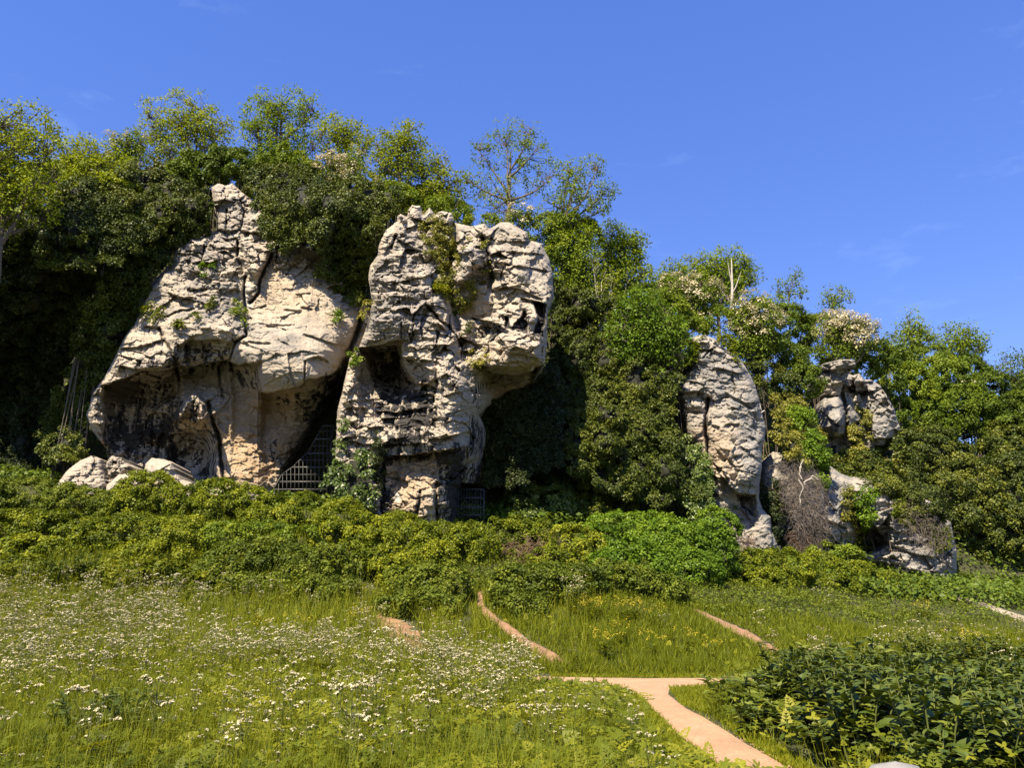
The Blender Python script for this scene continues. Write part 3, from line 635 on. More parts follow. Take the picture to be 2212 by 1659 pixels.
# --- middle crag (z4 units)
MC = rock('limestone_crag', 'tall blocky limestone crag with jutting nose block and black stained belly between the gates', Z4,
 [(745, 215), (770, 190), (820, 215), (830, 165), (860, 122), (930, 130), (950, 195), (1000, 140), (1040, 195), (1095, 172), (1180, 185), (1205, 265), (1340, 290), (1440, 268), (1480, 310), (1560, 262), (1640, 255), (1780, 340), (1800, 402), (1900, 432), (1960, 560), (1988, 690), (1992, 870), (1942, 950), (1935, 1250), (1918, 1385), (1840, 1510), (1720, 1600), (1560, 1690), (1455, 1740), (1400, 1800), (1445, 1900), (1470, 2000), (1425, 2130), (1440, 2400), (1440, 2720), (560, 2720), (560, 2560), (330, 2500), (250, 2200), (262, 1900), (262, 1780), (300, 1640), (320, 1550), (362, 1350), (440, 1245), (482, 1130), (522, 1000), (545, 900), (512, 690), (530, 600), (582, 530), (600, 420), (635, 330), (745, 250)],
 [(880, 150, 34), (1100, 230, 34.5), (700, 380, 33.6), (880, 480, 33.3), (620, 700, 32.9), (820, 800, 32.2), (1000, 730, 32.6), (1150, 550, 34.1), (1340, 580, 33.5), (1450, 680, 34.0), (1700, 380, 33.4), (1750, 680, 32.6), (1950, 680, 33.6), (1680, 880, 32.8), (1480, 900, 33.4), (1250, 1000, 34.3), (1100, 920, 32.6), (1110, 1060, 32.3), (650, 1080, 31.8), (850, 1130, 31.8), (500, 1180, 32.2), (1080, 1220, 31.9), (1210, 1350, 32.1), (1700, 1280, 32.2), (1850, 1340, 32.3), (1480, 1350, 33.0), (1330, 1320, 33.9),
  (1000, 1470, 31.8), (1290, 1600, 31.7), (1210, 1880, 31.3), (1060, 1850, 31.4), (880, 1930, 32.1), (650, 1480, 33.9), (800, 1600, 33.3), (950, 1620, 32.7), (750, 1760, 32.6), (1000, 2080, 32.3), (1250, 2080, 31.7), (900, 2300, 32.7), (900, 2620, 32.4), (1120, 2500, 32.5), (650, 2350, 32.6), (400, 1480, 32.6), (440, 1850, 32.1), (430, 2200, 31.7), (300, 1800, 32.5), (380, 2400, 31.4), (1600, 1600, 35.3), (1450, 1560, 34.9), (1390, 1900, 35.0), (1360, 2200, 35.4), (1360, 2500, 37)],
 ledges=[([(440, 1255), (600, 1235), (700, 1205), (780, 1195)], 1.9, 520), ([(1430, 1425), (1500, 1455), (1700, 1475), (1820, 1440), (1925, 1375)], 2.4, 420), ([(1340, 1010), (1450, 1050), (1560, 1085), (1625, 1125)], .8, 90), ([(1500, 790), (1600, 770), (1720, 790), (1900, 862)], .4, 70), ([(1715, 862), (1800, 870), (1910, 905)], .5, 90),
   ([(1470, 1250), (1650, 1300), (1780, 1330), (1920, 1345)], .3, 35), ([(1440, 1340), (1600, 1370), (1900, 1400)], .22, 30), ([(1000, 1985), (1150, 1965), (1310, 1920)], .8, 90), ([(620, 2130), (900, 2100), (1100, 2080), (1300, 2040)], 1.0, 300), ([(740, 1320), (800, 1345), (900, 1380), (1000, 1440)], .7, 160), ([(1100, 1640), (1250, 1600), (1370, 1590)], .35, 50), ([(1020, 1830), (1150, 1800)], .3, 30), ([(1130, 1780), (1290, 1740)], .3, 40),
   ([(540, 1480), (760, 1500), (1000, 1560), (1100, 1600)], .7, 260), ([(560, 1750), (760, 1770), (1000, 1740)], .5, 90), ([(740, 390), (960, 500)], .3, 60), ([(1480, 560), (1700, 600), (1960, 640)], .25, 30), ([(1530, 480), (1780, 500), (1930, 520)], .2, 26), ([(1100, 2300), (1220, 2290)], .3, 40), ([(1070, 1050), (1130, 1130), (1170, 1100)], .4, 50), ([(600, 830), (760, 860), (920, 880)], .25, 28), ([(530, 970), (780, 965), (900, 990)], .25, 28), ([(870, 1010), (1000, 1060), (1090, 1080)], .3, 40)],
 cracks=[([(990, 935), (1080, 1030), (1170, 1120), (1245, 1250), (1250, 1340)], 13, .7), ([(890, 985), (862, 1200)], 11, .4), ([(1430, 380), (1478, 560), (1490, 760)], 36, .8), ([(1200, 300), (1210, 450), (1150, 700), (1190, 900), (1220, 1100), (1280, 1350)], 48, .8), ([(1065, 1130), (1050, 1240), (1010, 1290)], 10, .4), ([(725, 370), (700, 470)], 18, .5), ([(780, 1060), (770, 1180)], 10, .35), ([(1160, 1000), (1165, 1200)], 14, .5), ([(1050, 1450), (1060, 1560), (1040, 1700)], 16, .4), ([(1070, 2350), (1060, 2650)], 20, .5), ([(940, 2400), (900, 2620)], 12, .3), ([(640, 2100), (620, 2650)], 26, .5)],
 recess=[([(455, 1265), (600, 1250), (765, 1215), (800, 1320), (780, 1420), (880, 1480), (930, 1560), (800, 1660), (600, 1600), (500, 1450)], 1.4, 70), ([(1575, 1000), (1630, 1010), (1640, 1090), (1655, 1110), (1600, 1100)], .8, 22), ([(1650, 1110), (1730, 1000), (1745, 940), (1790, 1000), (1790, 1165)], .9, 26), ([(1815, 875), (1925, 905), (1905, 1180), (1830, 1160), (1830, 1020)], .9, 26), ([(1380, 1060), (1600, 1110), (1540, 1240), (1400, 1220)], .6, 40),
   ([(1240, 2330), (1440, 2330), (1440, 2720), (1180, 2720)], 4.0, 40), ([(740, 190), (800, 200), (840, 260), (790, 285)], -.5, 20), ([(1020, 870), (1100, 840), (1165, 940), (1165, 1090), (1080, 1060), (1030, 960)], -.5, 30), ([(1250, 470), (1330, 440), (1410, 470), (1440, 620), (1300, 760), (1200, 760)], -.6, 60), ([(1480, 1130), (1600, 1125), (1900, 1220), (1930, 1380), (1700, 1470), (1450, 1430)], -.6, 60)],
 paint=[(1, [(500, 560), (900, 480), (1100, 620), (1180, 1000), (900, 1200), (440, 1250)], .48, 90), (1, [(580, 300), (1000, 130), (1000, 480), (600, 520)], .40, 80), (1, [(1150, 260), (1800, 260), (2000, 600), (1980, 860), (1480, 760), (1180, 800)], .42, 80), (1, [(1200, 1960), (1460, 1960), (1400, 2160), (1220, 2160)], .4, 40),
   (0, [(470, 1270), (760, 1240), (800, 1400), (740, 1560), (560, 1560)], .66, 60), (0, [(560, 1560), (1030, 1640), (1080, 1800), (900, 1880), (620, 1860)], .74, 60), (0, [(740, 1420), (1020, 1500), (1240, 1350), (1230, 1600), (1050, 1720), (780, 1640)], .36, 60), (0, [(640, 1860), (1040, 1780), (1050, 1970), (640, 2060)], .50, 40), (0, [(600, 2010), (1000, 1970), (1320, 2030), (1260, 2150), (640, 2180)], .66, 50), (0, [(600, 2100), (700, 2120), (700, 2400), (600, 2720)], .60, 30), (0, [(1060, 2100), (1280, 2080), (1230, 2700), (1060, 2700)], .62, 30), (0, [(900, 2400), (950, 2400), (900, 2720), (860, 2720)], .5, 14), (0, [(950, 2580), (1010, 2580), (1000, 2720), (950, 2720)], .5, 14),  # cave roof area blackened as painted shade; belly and column streaks are stain
   (0, [(1575, 1000), (1630, 1010), (1640, 1090), (1655, 1110), (1600, 1110)], .95, 14), (0, [(1655, 1115), (1735, 990), (1755, 950), (1790, 1010), (1790, 1165)], .8, 18), (0, [(1815, 875), (1925, 905), (1905, 1190), (1830, 1160), (1840, 1020)], .92, 14), (0, [(1380, 1060), (1600, 1110), (1540, 1220), (1420, 1190)], .6, 26), (0, [(1900, 560), (1995, 660), (1995, 870), (1930, 900)], .4, 30), (0, [(1800, 1450), (1930, 1380), (1860, 1530), (1780, 1530)], .65, 22), (0, [(1050, 1110), (1080, 1110), (1060, 1260), (1030, 1270)], .7, 10), (0, [(1300, 1780), (1450, 1900), (1460, 2100), (1300, 2140)], .55, 40), (0, [(1380, 1500), (1460, 1540), (1400, 1800), (1340, 1700)], .5, 30), (0, [(1180, 2180), (1440, 2180), (1440, 2720), (1180, 2720)], .6, 60),  # niches, gate cave and right edge: shade painted over the stained rock
   (2, [(700, 2120), (1060, 2120), (1060, 2560), (700, 2560)], .5, 60), (2, [(780, 1480), (1010, 1450), (1000, 1600), (800, 1620)], .55, 30), (2, [(1560, 1580), (1750, 1560), (1560, 1700), (1450, 1700)], .8, 40), (3, [(720, 2400), (770, 2400), (760, 2480), (720, 2470)], .8, 14), (2, [(1450, 1240), (1930, 1260), (1900, 1460), (1450, 1430)], .25, 60)],
 strata=(56, 170, .26, -.04, [(480, 480), (1150, 480), (1200, 1250), (440, 1290)]), seed=8, fac=.78)
# --- pillar on the right (z7 units)
RP = rock('limestone_pillar', 'slender grey limestone pillar standing between the ivy wall and the brown twig tangle', Z7,
 [(250, 245), (330, 228), (430, 262), (452, 300), (564, 362), (624, 430), (664, 500), (714, 605), (736, 690), (766, 800), (792, 900), (782, 1005), (762, 1060), (762, 1200), (746, 1300), (740, 1420), (764, 1500), (826, 1560), (830, 1660), (874, 1760), (869, 1830), (784, 1880), (584, 1900), (406, 1830), (361, 1680), (296, 1500), (366, 1250), (306, 1150), (276, 1060), (216, 1000), (181, 800), (144, 660), (156, 600), (226, 480), (200, 420), (205, 360), (255, 310)],
 [(330, 260, 39), (400, 560, 38.2), (260, 600, 38.5), (520, 520, 38.3), (480, 800, 37.6), (520, 1000, 37.4), (650, 1000, 37.9), (740, 900, 38.5), (270, 900, 38.4), (250, 760, 38.6), (500, 1200, 37.7), (620, 1320, 37.2), (460, 1480, 38.1), (640, 1520, 38.4), (390, 1400, 38.5), (760, 1660, 38.0), (560, 1750, 38.2), (700, 700, 38.3), (420, 1130, 38.0)],
 ledges=[([(460, 1255), (560, 1370), (640, 1400), (715, 1390)], 1.0, 130), ([(160, 655), (260, 640), (345, 655)], .4, 50), ([(330, 690), (420, 700), (520, 670)], .4, 50), ([(400, 1140), (470, 1220), (520, 1300)], .4, 50), ([(480, 640), (560, 680), (700, 760)], .2, 30), ([(390, 880), (450, 900)], .3, 22), ([(480, 890), (590, 880)], .3, 25), ([(250, 330), (430, 330)], .3, 35), ([(430, 1050), (560, 1180), (640, 1180)], .3, 60)],
 cracks=[([(372, 690), (342, 860), (358, 1000), (372, 1110)], 17, 1.0), ([(345, 400), (385, 350), (450, 300)], 10, .4), ([(540, 520), (560, 650)], 10, .3), ([(400, 1330), (410, 1650)], 14, .5)],
 recess=[([(560, 1400), (700, 1420), (690, 1560), (600, 1500)], .7, 30), ([(200, 700), (330, 720), (330, 800), (200, 780)], -.4, 30), ([(300, 360), (360, 350), (400, 450), (300, 440)], -.3, 26)],
 paint=[(1, [(160, 220), (720, 500), (750, 760), (160, 760)], .5, 90), (1, [(560, 700), (780, 760), (740, 1400), (600, 1400), (640, 1000)], .6, 70), (1, [(300, 1480), (860, 1480), (860, 1900), (300, 1900)], .4, 80), (2, [(330, 880), (560, 900), (560, 1280), (380, 1280)], .5, 80), (2, [(210, 920), (360, 880), (370, 1060), (250, 1060)], .4, 30), (0, [(560, 1390), (710, 1400), (690, 1560), (600, 1520)], .6, 26), (0, [(330, 700), (375, 700), (360, 900), (330, 900)], .5, 12), (0, [(190, 820), (280, 830), (270, 930), (210, 930)], .42, 26)],  # grey down the right side paints its shade into the colour
 strata=(48, 150, .16, -.22, [(200, 230), (740, 400), (760, 760), (200, 760)]), seed=21, fac=.62, edge=(55, 1.3), mat='rock_grey')
# --- outcrop high on the right and its perched slab
UO = rock('limestone_outcrop', 'grey limestone outcrop streaked with ivy, high on the slope under the perched slab', Z7,
 [(1243, 586), (1318, 528), (1364, 512), (1428, 523), (1472, 510), (1505, 555), (1549, 552), (1628, 599), (1672, 673), (1727, 769), (1749, 853), (1795, 957), (1777, 1058), (1659, 1079), (1560, 1129), (1505, 1074), (1439, 1116), (1351, 1116), (1307, 1159), (1252, 1222), (1186, 1222), (1166, 1063), (1131, 926), (1125, 862), (1183, 798), (1202, 692), (1230, 661)],
 [(1300, 640, 46.6), (1280, 760, 45.7), (1330, 900, 45.2), (1200, 880, 46.2), (1250, 1000, 46.3), (1280, 1150, 46.8), (1395, 700, 46.6), (1395, 950, 46.8), (1440, 600, 46.6), (1500, 800, 46.4), (1600, 750, 46.0), (1650, 900, 45.8), (1600, 1030, 46.2), (1740, 980, 46.8), (1450, 1050, 47.2)],
 ledges=[([(1170, 930), (1270, 980), (1330, 975), (1375, 940)], 1.1, 110), ([(1370, 600), (1450, 640), (1540, 630)], .7, 50), ([(1580, 1040), (1740, 1030)], .5, 60)],
 cracks=[([(1340, 660), (1370, 760), (1385, 960)], 24, 1.0), ([(1420, 530), (1430, 600)], 10, .4), ([(1540, 720), (1530, 1000)], 14, .4)],
 recess=[([(1225, 690), (1330, 660), (1365, 760), (1370, 960), (1290, 985), (1170, 930), (1200, 820)], -.8, 40), ([(1310, 905), (1355, 900), (1350, 945), (1320, 955)], .5, 12)],
 paint=[(1, [(1150, 520), (1780, 520), (1780, 1120), (1150, 1120)], .5, 40), (0, [(1270, 860), (1375, 840), (1370, 980), (1270, 980)], .36, 30), (0, [(1190, 1000), (1340, 980), (1300, 1200), (1200, 1200)], .5, 30), (0, [(1345, 680), (1380, 760), (1385, 960), (1365, 960)], .5, 14)],
 seed=33, fac=1.15, edge=(22, .9), warp=.5, mat='rock_grey')
rock('limestone_slab', 'flat limestone slab jutting out above the grey outcrop, under the white hawthorn', Z7,
 [(1180, 500), (1205, 440), (1330, 408), (1445, 412), (1446, 462), (1402, 500), (1390, 535), (1350, 600), (1330, 680), (1215, 680), (1190, 590)],
 [(1230, 480, 46.4), (1330, 440, 45.3), (1420, 440, 45.0), (1300, 540, 46.0), (1380, 500, 45.8), (1270, 640, 46.5)],
 ledges=[([(1200, 490), (1330, 478), (1435, 468)], .3, 60)], paint=[(1, [(1150, 400), (1450, 400), (1450, 600), (1150, 600)], .5, 20), (0, [(1240, 520), (1380, 500), (1330, 570), (1250, 570)], .4, 14)], seed=37, fac=.7, edge=(9, .35), warp=.3, mat='rock_grey', cat='boulder', thick=3)
# --- low rock at the right
LR = rock('limestone_outcrop', 'low rounded limestone outcrop wearing a scrub cap, beside the far dusty path', Z7,
 [(1208, 1195), (1262, 1188), (1335, 1242), (1400, 1262), (1600, 1272), (1625, 1325), (1720, 1340), (1850, 1400), (1990, 1440), (2062, 1540), (2140, 1600), (2180, 1800), (2185, 1980), (2110, 2110), (2060, 2120), (1900, 2000), (1700, 1940), (1500, 1900), (1210, 1760), (1150, 1600), (1190, 1500)],
 [(1240, 1230, 42.3), (1290, 1450, 41.4), (1300, 1640, 41.3), (1450, 1350, 41.9), (1560, 1350, 41.6), (1620, 1450, 41.0), (1600, 1620, 41.6), (1450, 1600, 42.2), (1480, 1800, 43.0), (1700, 1700, 42.0), (1850, 1500, 42.0), (2050, 1650, 41.8), (1900, 1800, 41.4), (2120, 1950, 41.8), (1750, 1880, 41.4), (1300, 1720, 41.9), (2000, 1950, 41.4)],
 ledges=[([(1205, 1580), (1300, 1600), (1380, 1640)], .6, 60), ([(1540, 1590), (1600, 1640), (1690, 1560)], 1.2, 140), ([(1700, 1760), (1900, 1830), (2050, 1850)], .5, 70)],
 cracks=[([(1450, 1500), (1470, 1900)], 50, 1.2)], recess=[([(1440, 1620), (1600, 1640), (1720, 1760), (1560, 1840), (1450, 1880)], 1.6, 50)],
 paint=[(1, [(1200, 1180), (1420, 1250), (1400, 1560), (1200, 1560)], .5, 50), (1, [(1560, 1300), (2200, 1400), (2200, 2100), (1500, 1900)], .45, 60), (0, [(1450, 1480), (1580, 1560), (1700, 1760), (1480, 1860)], .45, 50)], seed=44, fac=.85, edge=(60, 1.6), warp=.7, mat='rock_grey')  # black in the cave recess is shade put into the colour
BR = rock('limestone_outcrop', 'small tan limestone outcrop half buried under a tangle of dead brown twigs', Z7,
 [(760, 1180), (840, 1085), (920, 1100), (1050, 1180), (1180, 1240), (1215, 1400), (1200, 1560), (1140, 1740), (1110, 1900), (960, 1900), (900, 1760), (820, 1640), (740, 1500), (735, 1300)],
 [(830, 1150, 40.5), (900, 1300, 40.0), (1050, 1300, 40.3), (1150, 1500, 40.6), (900, 1550, 40.6), (1000, 1700, 40.9), (1050, 1850, 40.3), (1000, 1450, 39.8)],
 ledges=[([(840, 1650), (1000, 1640), (1150, 1600)], .8, 100)], paint=[(1, [(700, 1080), (1250, 1080), (1250, 1900), (700, 1900)], .3, 30), (0, [(820, 1600), (1150, 1600), (1100, 1800), (900, 1800)], .4, 40)], seed=51, fac=.8, edge=(45, 1.2), mat='rock_grey')
# --- boulders at the foot of the left crag
rock('boulder', 'pale pointed boulder with a crack, in front of the hollow foot of the left crag', Z2,
 [(470, 2330), (500, 2190), (545, 2145), (640, 2150), (700, 2170), (745, 2260), (775, 2300), (850, 2330), (870, 2420), (820, 2520), (440, 2520)], [(560, 2170, 32.2), (640, 2250, 31.7), (760, 2350, 31.6), (520, 2350, 31.5), (640, 2450, 31.3)],
 cracks=[([(620, 2240), (690, 2200)], 8, .2)], seed=61, fac=.45, edge=(45, .9), cat='boulder', thick=2, base_grey=.25)
rock('boulder', 'long low boulder with a rippled top, lying left of the pale pointed boulder', Z2,
 [(200, 2350), (300, 2270), (380, 2255), (450, 2235), (480, 2280), (500, 2450), (200, 2480)], [(300, 2330, 31.7), (420, 2280, 31.6), (350, 2420, 31.3)], seed=66, fac=.5, edge=(36, .7), cat='boulder', thick=2, base_grey=.2)
rock('boulder', 'half shaded grey boulder at the edge of the dark thicket', Z2,
 [(-140, 2330), (-60, 2230), (30, 2160), (120, 2125), (190, 2150), (215, 2260), (240, 2420), (-140, 2450)], [(-40, 2280, 32.4), (100, 2160, 32.8), (150, 2300, 32.2), (50, 2380, 32.0)], strata=(40, 120, .3, .1, None), seed=71, fac=.7, edge=(45, .9), cat='boulder', thick=2.5, base_grey=.3)
rock('boulder', 'knobbly dark grey boulder wedged between the shaded boulder and the left crag', Z2,
 [(200, 2200), (260, 2120), (340, 2140), (400, 2200), (420, 2320), (230, 2340)], [(300, 2160, 33.1), (340, 2260, 32.8), (240, 2280, 33.0)], seed=76, fac=.8, edge=(40, .8), cat='boulder', thick=2, base_grey=.4, paint=[(0, [(200, 2100), (430, 2100), (430, 2350), (200, 2350)], .3, 20)])
# the smooth stone whose top shows at the very bottom edge
bm_v, bm_f = [], []
for i in range(9):
    for j in range(24):
        t, a = i / 8 * math.pi / 2, j / 24 * 2 * math.pi
        r = math.cos(t) ** .7 if i < 8 else 0.001
        bm_v.append((.30 * r * math.cos(a) * (1 + .06 * math.sin(3 * a)), .22 * r * math.sin(a), .34 * math.sin(t)))
for i in range(8):
    for j in range(24):
        k = (j + 1) % 24
        bm_f.append((i * 24 + j, i * 24 + k, i * 24 + 24 + k, i * 24 + 24 + j))
o = add('stone', make_mesh('stone', np.array(bm_v), [bm_f], M['stone'], smooth=True))
pp = P(1935, 1655, 3.6); o.location = (pp[0], pp[1], pp[2] - .335); o.scale = (1, 1, 1)
tag(o, 'smooth grey stone top showing at the very bottom edge under the comfrey', 'stone')
o.scale = (1, 1, max(1, (pp[2]) / .335)); o.location.z = 0.0 if pp[2] > .335 else pp[2] - .335

# ------------------------------------------------------------------ cave gates
def gate(label, conv, Y, rails, verts, frame, thick):
    allp = np.concatenate([np.array([(a, y), (b, y)], float) for y, a, b, w in rails])
    cen = P(*conv(allp[:, 0].mean(), allp[:, 1].max()), Y)
    e = empty('cave_gate', cen, label, 'gate')
    pt = lambda x, y: P(*conv(x, y), Y) - cen
    for y, a, b, w in rails:
        mb = MB(); mb.bar(pt(a, y), pt(b, y), .07 if w else .03, .05 if w else .03)
        add('rail', mb.mesh('rail', M['metal']), e)
    for x, ya, yb in verts:
        mb = MB(); mb.bar(pt(x, ya) - [0, .03, 0], pt(x, yb) - [0, .03, 0], .022)
        add('bar', mb.mesh('bar', M['metal']), e)
    mb = MB()
    for p, q in zip(frame[:-1], frame[1:]): mb.bar(pt(*p) + [0, .035, 0], pt(*q) + [0, .035, 0], .035)
    add('gate_frame', mb.mesh('gate_frame', M['metal']), e)
    return e
lx = lambda y: np.interp(y, [1906, 2010, 2110, 2211, 2264, 2320, 2430], [1800, 1745, 1685, 1575, 1505, 1485, 1405])
rx_ = lambda y: np.interp(y, [1906, 2010, 2211, 2430], [1880, 1868, 1832, 1820])
R = [(1912, 0), (1948, 0), (2006, 1), (2054, 0), (2110, 1), (2160, 0), (2212, 1), (2265, 0), (2318, 1), (2374, 1), (2430, 0)]
vv = []
for x in np.arange(1420, 1890, 29.5):
    ys = np.arange(1906, 2470, 6.0); ok = (lx(ys) < x) & (rx_(ys) > x)
    if ok.any(): vv.append((x, ys[ok][0], 2470))
gate('tall tapering steel bar gate across the cave mouth right of the left crag', Z2, 35.6, [(y, lx(y), rx_(y), w) for y, w in R], vv, [(1400, 2440), (1500, 2262), (1575, 2211), (1690, 2100), (1800, 1906), (1880, 1906), (1835, 2200), (1822, 2470)], 1)
R = [(2386, 0), (2455, 1), (2530, 1), (2592, 1), (2655, 0), (2710, 0)]
gate('square steel bar gate closing the cave at the right foot of the middle crag', Z4, 34.6, [(y, 1240 - max(0, (y - 2450)) * .24, 1432, w) for y, w in R], [(x, 2386 + max(0, (1238 - x) * 4.1), 2730) for x in np.arange(1188, 1432, 22.)], [(1175, 2730), (1236, 2460), (1240, 2386), (1436, 2386), (1432, 2730)], 1)
gate('tiny steel bar gate beside the foot of the grey pillar', Z7, 38.6, [(1795, 848, 892, 0), (1825, 848, 892, 0)], [(x, 1770, 1870) for x in (852, 862, 872, 882, 890)], [(848, 1870), (848, 1770), (894, 1775), (894, 1870)], 1)
# ------------------------------------------------------------------ foliage machinery
LEAF_V = np.array([(0, 0, 0), (.32, .42, .07), (0, 1, -.05), (-.32, .42, .07)]); LEAF_F = np.array([(0, 1, 2, 3)])
def in_poly(n, poly, rng):
    p = np.asarray(poly, float); lo, hi = p.min(0), p.max(0); out = np.zeros((0, 2))
    while len(out) < n:
        q = lo + rng.random((max(64, n * 2), 2)) * (hi - lo)
        out = np.concatenate([out, q[sdpoly(q[:, 0], q[:, 1], poly) > 0]])
    return out[:n]
def clump_leaves(mb, C, Dn, R, n, size, rng, up=.55, out=.55, rnd=.65, droop=None, spread=1.0, bias=0.0, cr=None):
    """leaves in small domes: C centres, Dn outward directions, R clump radius (array or float)"""
    N = len(C)
    if not N: return
    R = np.broadcast_to(R, (N,)); cr = rng.random(N) if cr is None else cr
    i = np.repeat(np.arange(N), n)
    v = nrm(rng.normal(size=(N * n, 3)))
    d = (v * Dn[i]).sum(1)
    v = np.where((d < -.1)[:, None], v - 2 * d[:, None] * Dn[i], v)
    r = R[i] * rng.random(N * n) ** .45
    pos = C[i] + v * r[:, None] * np.array([1, 1, .85]) * spread
    nn = nrm(out * v + .35 * Dn[i] + np.array([0, 0, up]) + rnd * rng.normal(size=v.shape))
    tip = None if droop is None else (v + np.array([0, -.2, -droop]))
    s = size * (.6 + .8 * rng.random(N * n))
    mb.inst(LEAF_V, LEAF_F, pos, frames(nn, rng, tip), s, np.clip(.55 * cr[i] + .45 * rng.random(N * n) + bias, 0, 1))
def blob_world(bl):
    Dx, Dy, Y, rx, ry = bl[:5]
    m = mD(Y, Dy); c = P(Dx, Dy, Y)
    rd = bl[5] if len(bl) > 5 else .8 * m * (rx + ry) / 2
    return c, np.array([rx * m, rd, ry * m])
def blob_clumps(bl, cr, cover, rng, away=.5):
    c, r = blob_world(bl)
    a = 2.6 * math.pi * ((r[0] * r[1]) ** 1.6 / 3 + (r[0] * r[2]) ** 1.6 / 3 + (r[1] * r[2]) ** 1.6 / 3) ** (1 / 1.6)
    n = max(6, int(cover * a / (math.pi * cr * cr)))
    d = nrm(rng.normal(size=(n * 2, 3)))
    d = d[(d[:, 1] < away) & (d[:, 2] > -.75)][:n]
    wob = 1 + .22 * fbm(d[:, 0] * 2.3 + c[0], d[:, 2] * 2.3 + c[2] + d[:, 1], 7, 3)
    pos = c + d * r * (wob * (.80 + .22 * rng.random(len(d))))[:, None]
    nn = nrm(d / r)
    return pos, nn
def foliage(mb, blobs, size, cr=.35, cover=1.5, lc=1.7, rng=None, away=.5, **k):
    for bl in blobs:
        k['bias'] = rng.uniform(-.16, .16)
        C, Dn = blob_clumps(bl, cr, cover, rng, away)
        n = max(5, int(lc * math.pi * cr * cr / (.30 * size * size)))
        clump_leaves(mb, C, Dn, cr * (.7 + .6 * rng.random(len(C))), n, size, rng, **k)
def stems_for(mb, blobs, rng, n=4, r=.03):
    for bl in blobs:
        c, rr = blob_world(bl)
        gb = c.copy(); gb[2] = min(ground(c[0], c[1]), c[2] - rr[2] * .8)
        for k in range(n):
            e = c + nrm(rng.normal(size=3)) * rr * .75; e[2] = max(e[2], c[2] - .2 * rr[2])
            b = gb + np.array([rng.normal() * .15 * rr[0], rng.normal() * .1, -.1])
            mid = (b + e) / 2 + rng.normal(size=3) * .12 * rr
            mb.tube(resample([b, mid, e], 6), np.linspace(r, r * .3, 6), 4)
def bush(name, label, cat, blobs, mat, size=.1, cr=.32, cover=1.5, lc=1.7, seed=0, group=None, stem='bark', blossom=None, away=.5, part='foliage', nst=4, **k):
    rng = np.random.default_rng(seed + 1000)
    c, r = blob_world(blobs[0]); base = np.array([c[0], c[1], ground(c[0], c[1])])
    e = empty(name, base, label, cat, group)
    mb = MB(); foliage(mb, blobs, size, cr, cover, lc, rng, away, **k)
    add(part, mb.mesh(part, M[mat], base), e)
    if stem:
        mb = MB(); stems_for(mb, blobs, rng, nst); add('stems', mb.mesh('stems', M[stem], base), e)
    if blossom:
        mb = MB()
        for bl in blobs[:blossom[1]] if len(blossom) > 1 else blobs:
            C, Dn = blob_clumps(bl, .2, blossom[0], rng, .3)
            sel = (Dn[:, 2] > -.25) & (vn(C[:, 0] * 1.1, C[:, 2] * 1.3, seed) > -.12)
            clump_leaves(mb, C[sel] + Dn[sel] * .12, Dn[sel], .16, 9, .075, rng, up=.9, rnd=.4)
        if mb.n: add('blossom', mb.mesh('blossom', M['white'], base), e)
    return e
def lobes_in(box, n, rng, fill=.62):
    """uneven crown: n ellipsoids filling a D box"""
    x0, y0, x1, y1 = box; w, h = (x1 - x0) / 2, (y1 - y0) / 2
    L = []
    for k in range(n):
        a = 2 * math.pi * k / n + rng.random() * .9
        q = fill * (.55 + .45 * rng.random())
        L.append(((x0 + x1) / 2 + w * q * math.cos(a), (y0 + y1) / 2 + h * q * math.sin(a), w * (.36 + .2 * rng.random()), h * (.34 + .2 * rng.random())))
    L.append(((x0 + x1) / 2, (y0 + y1) / 2, w * .5, h * .55))
    return L
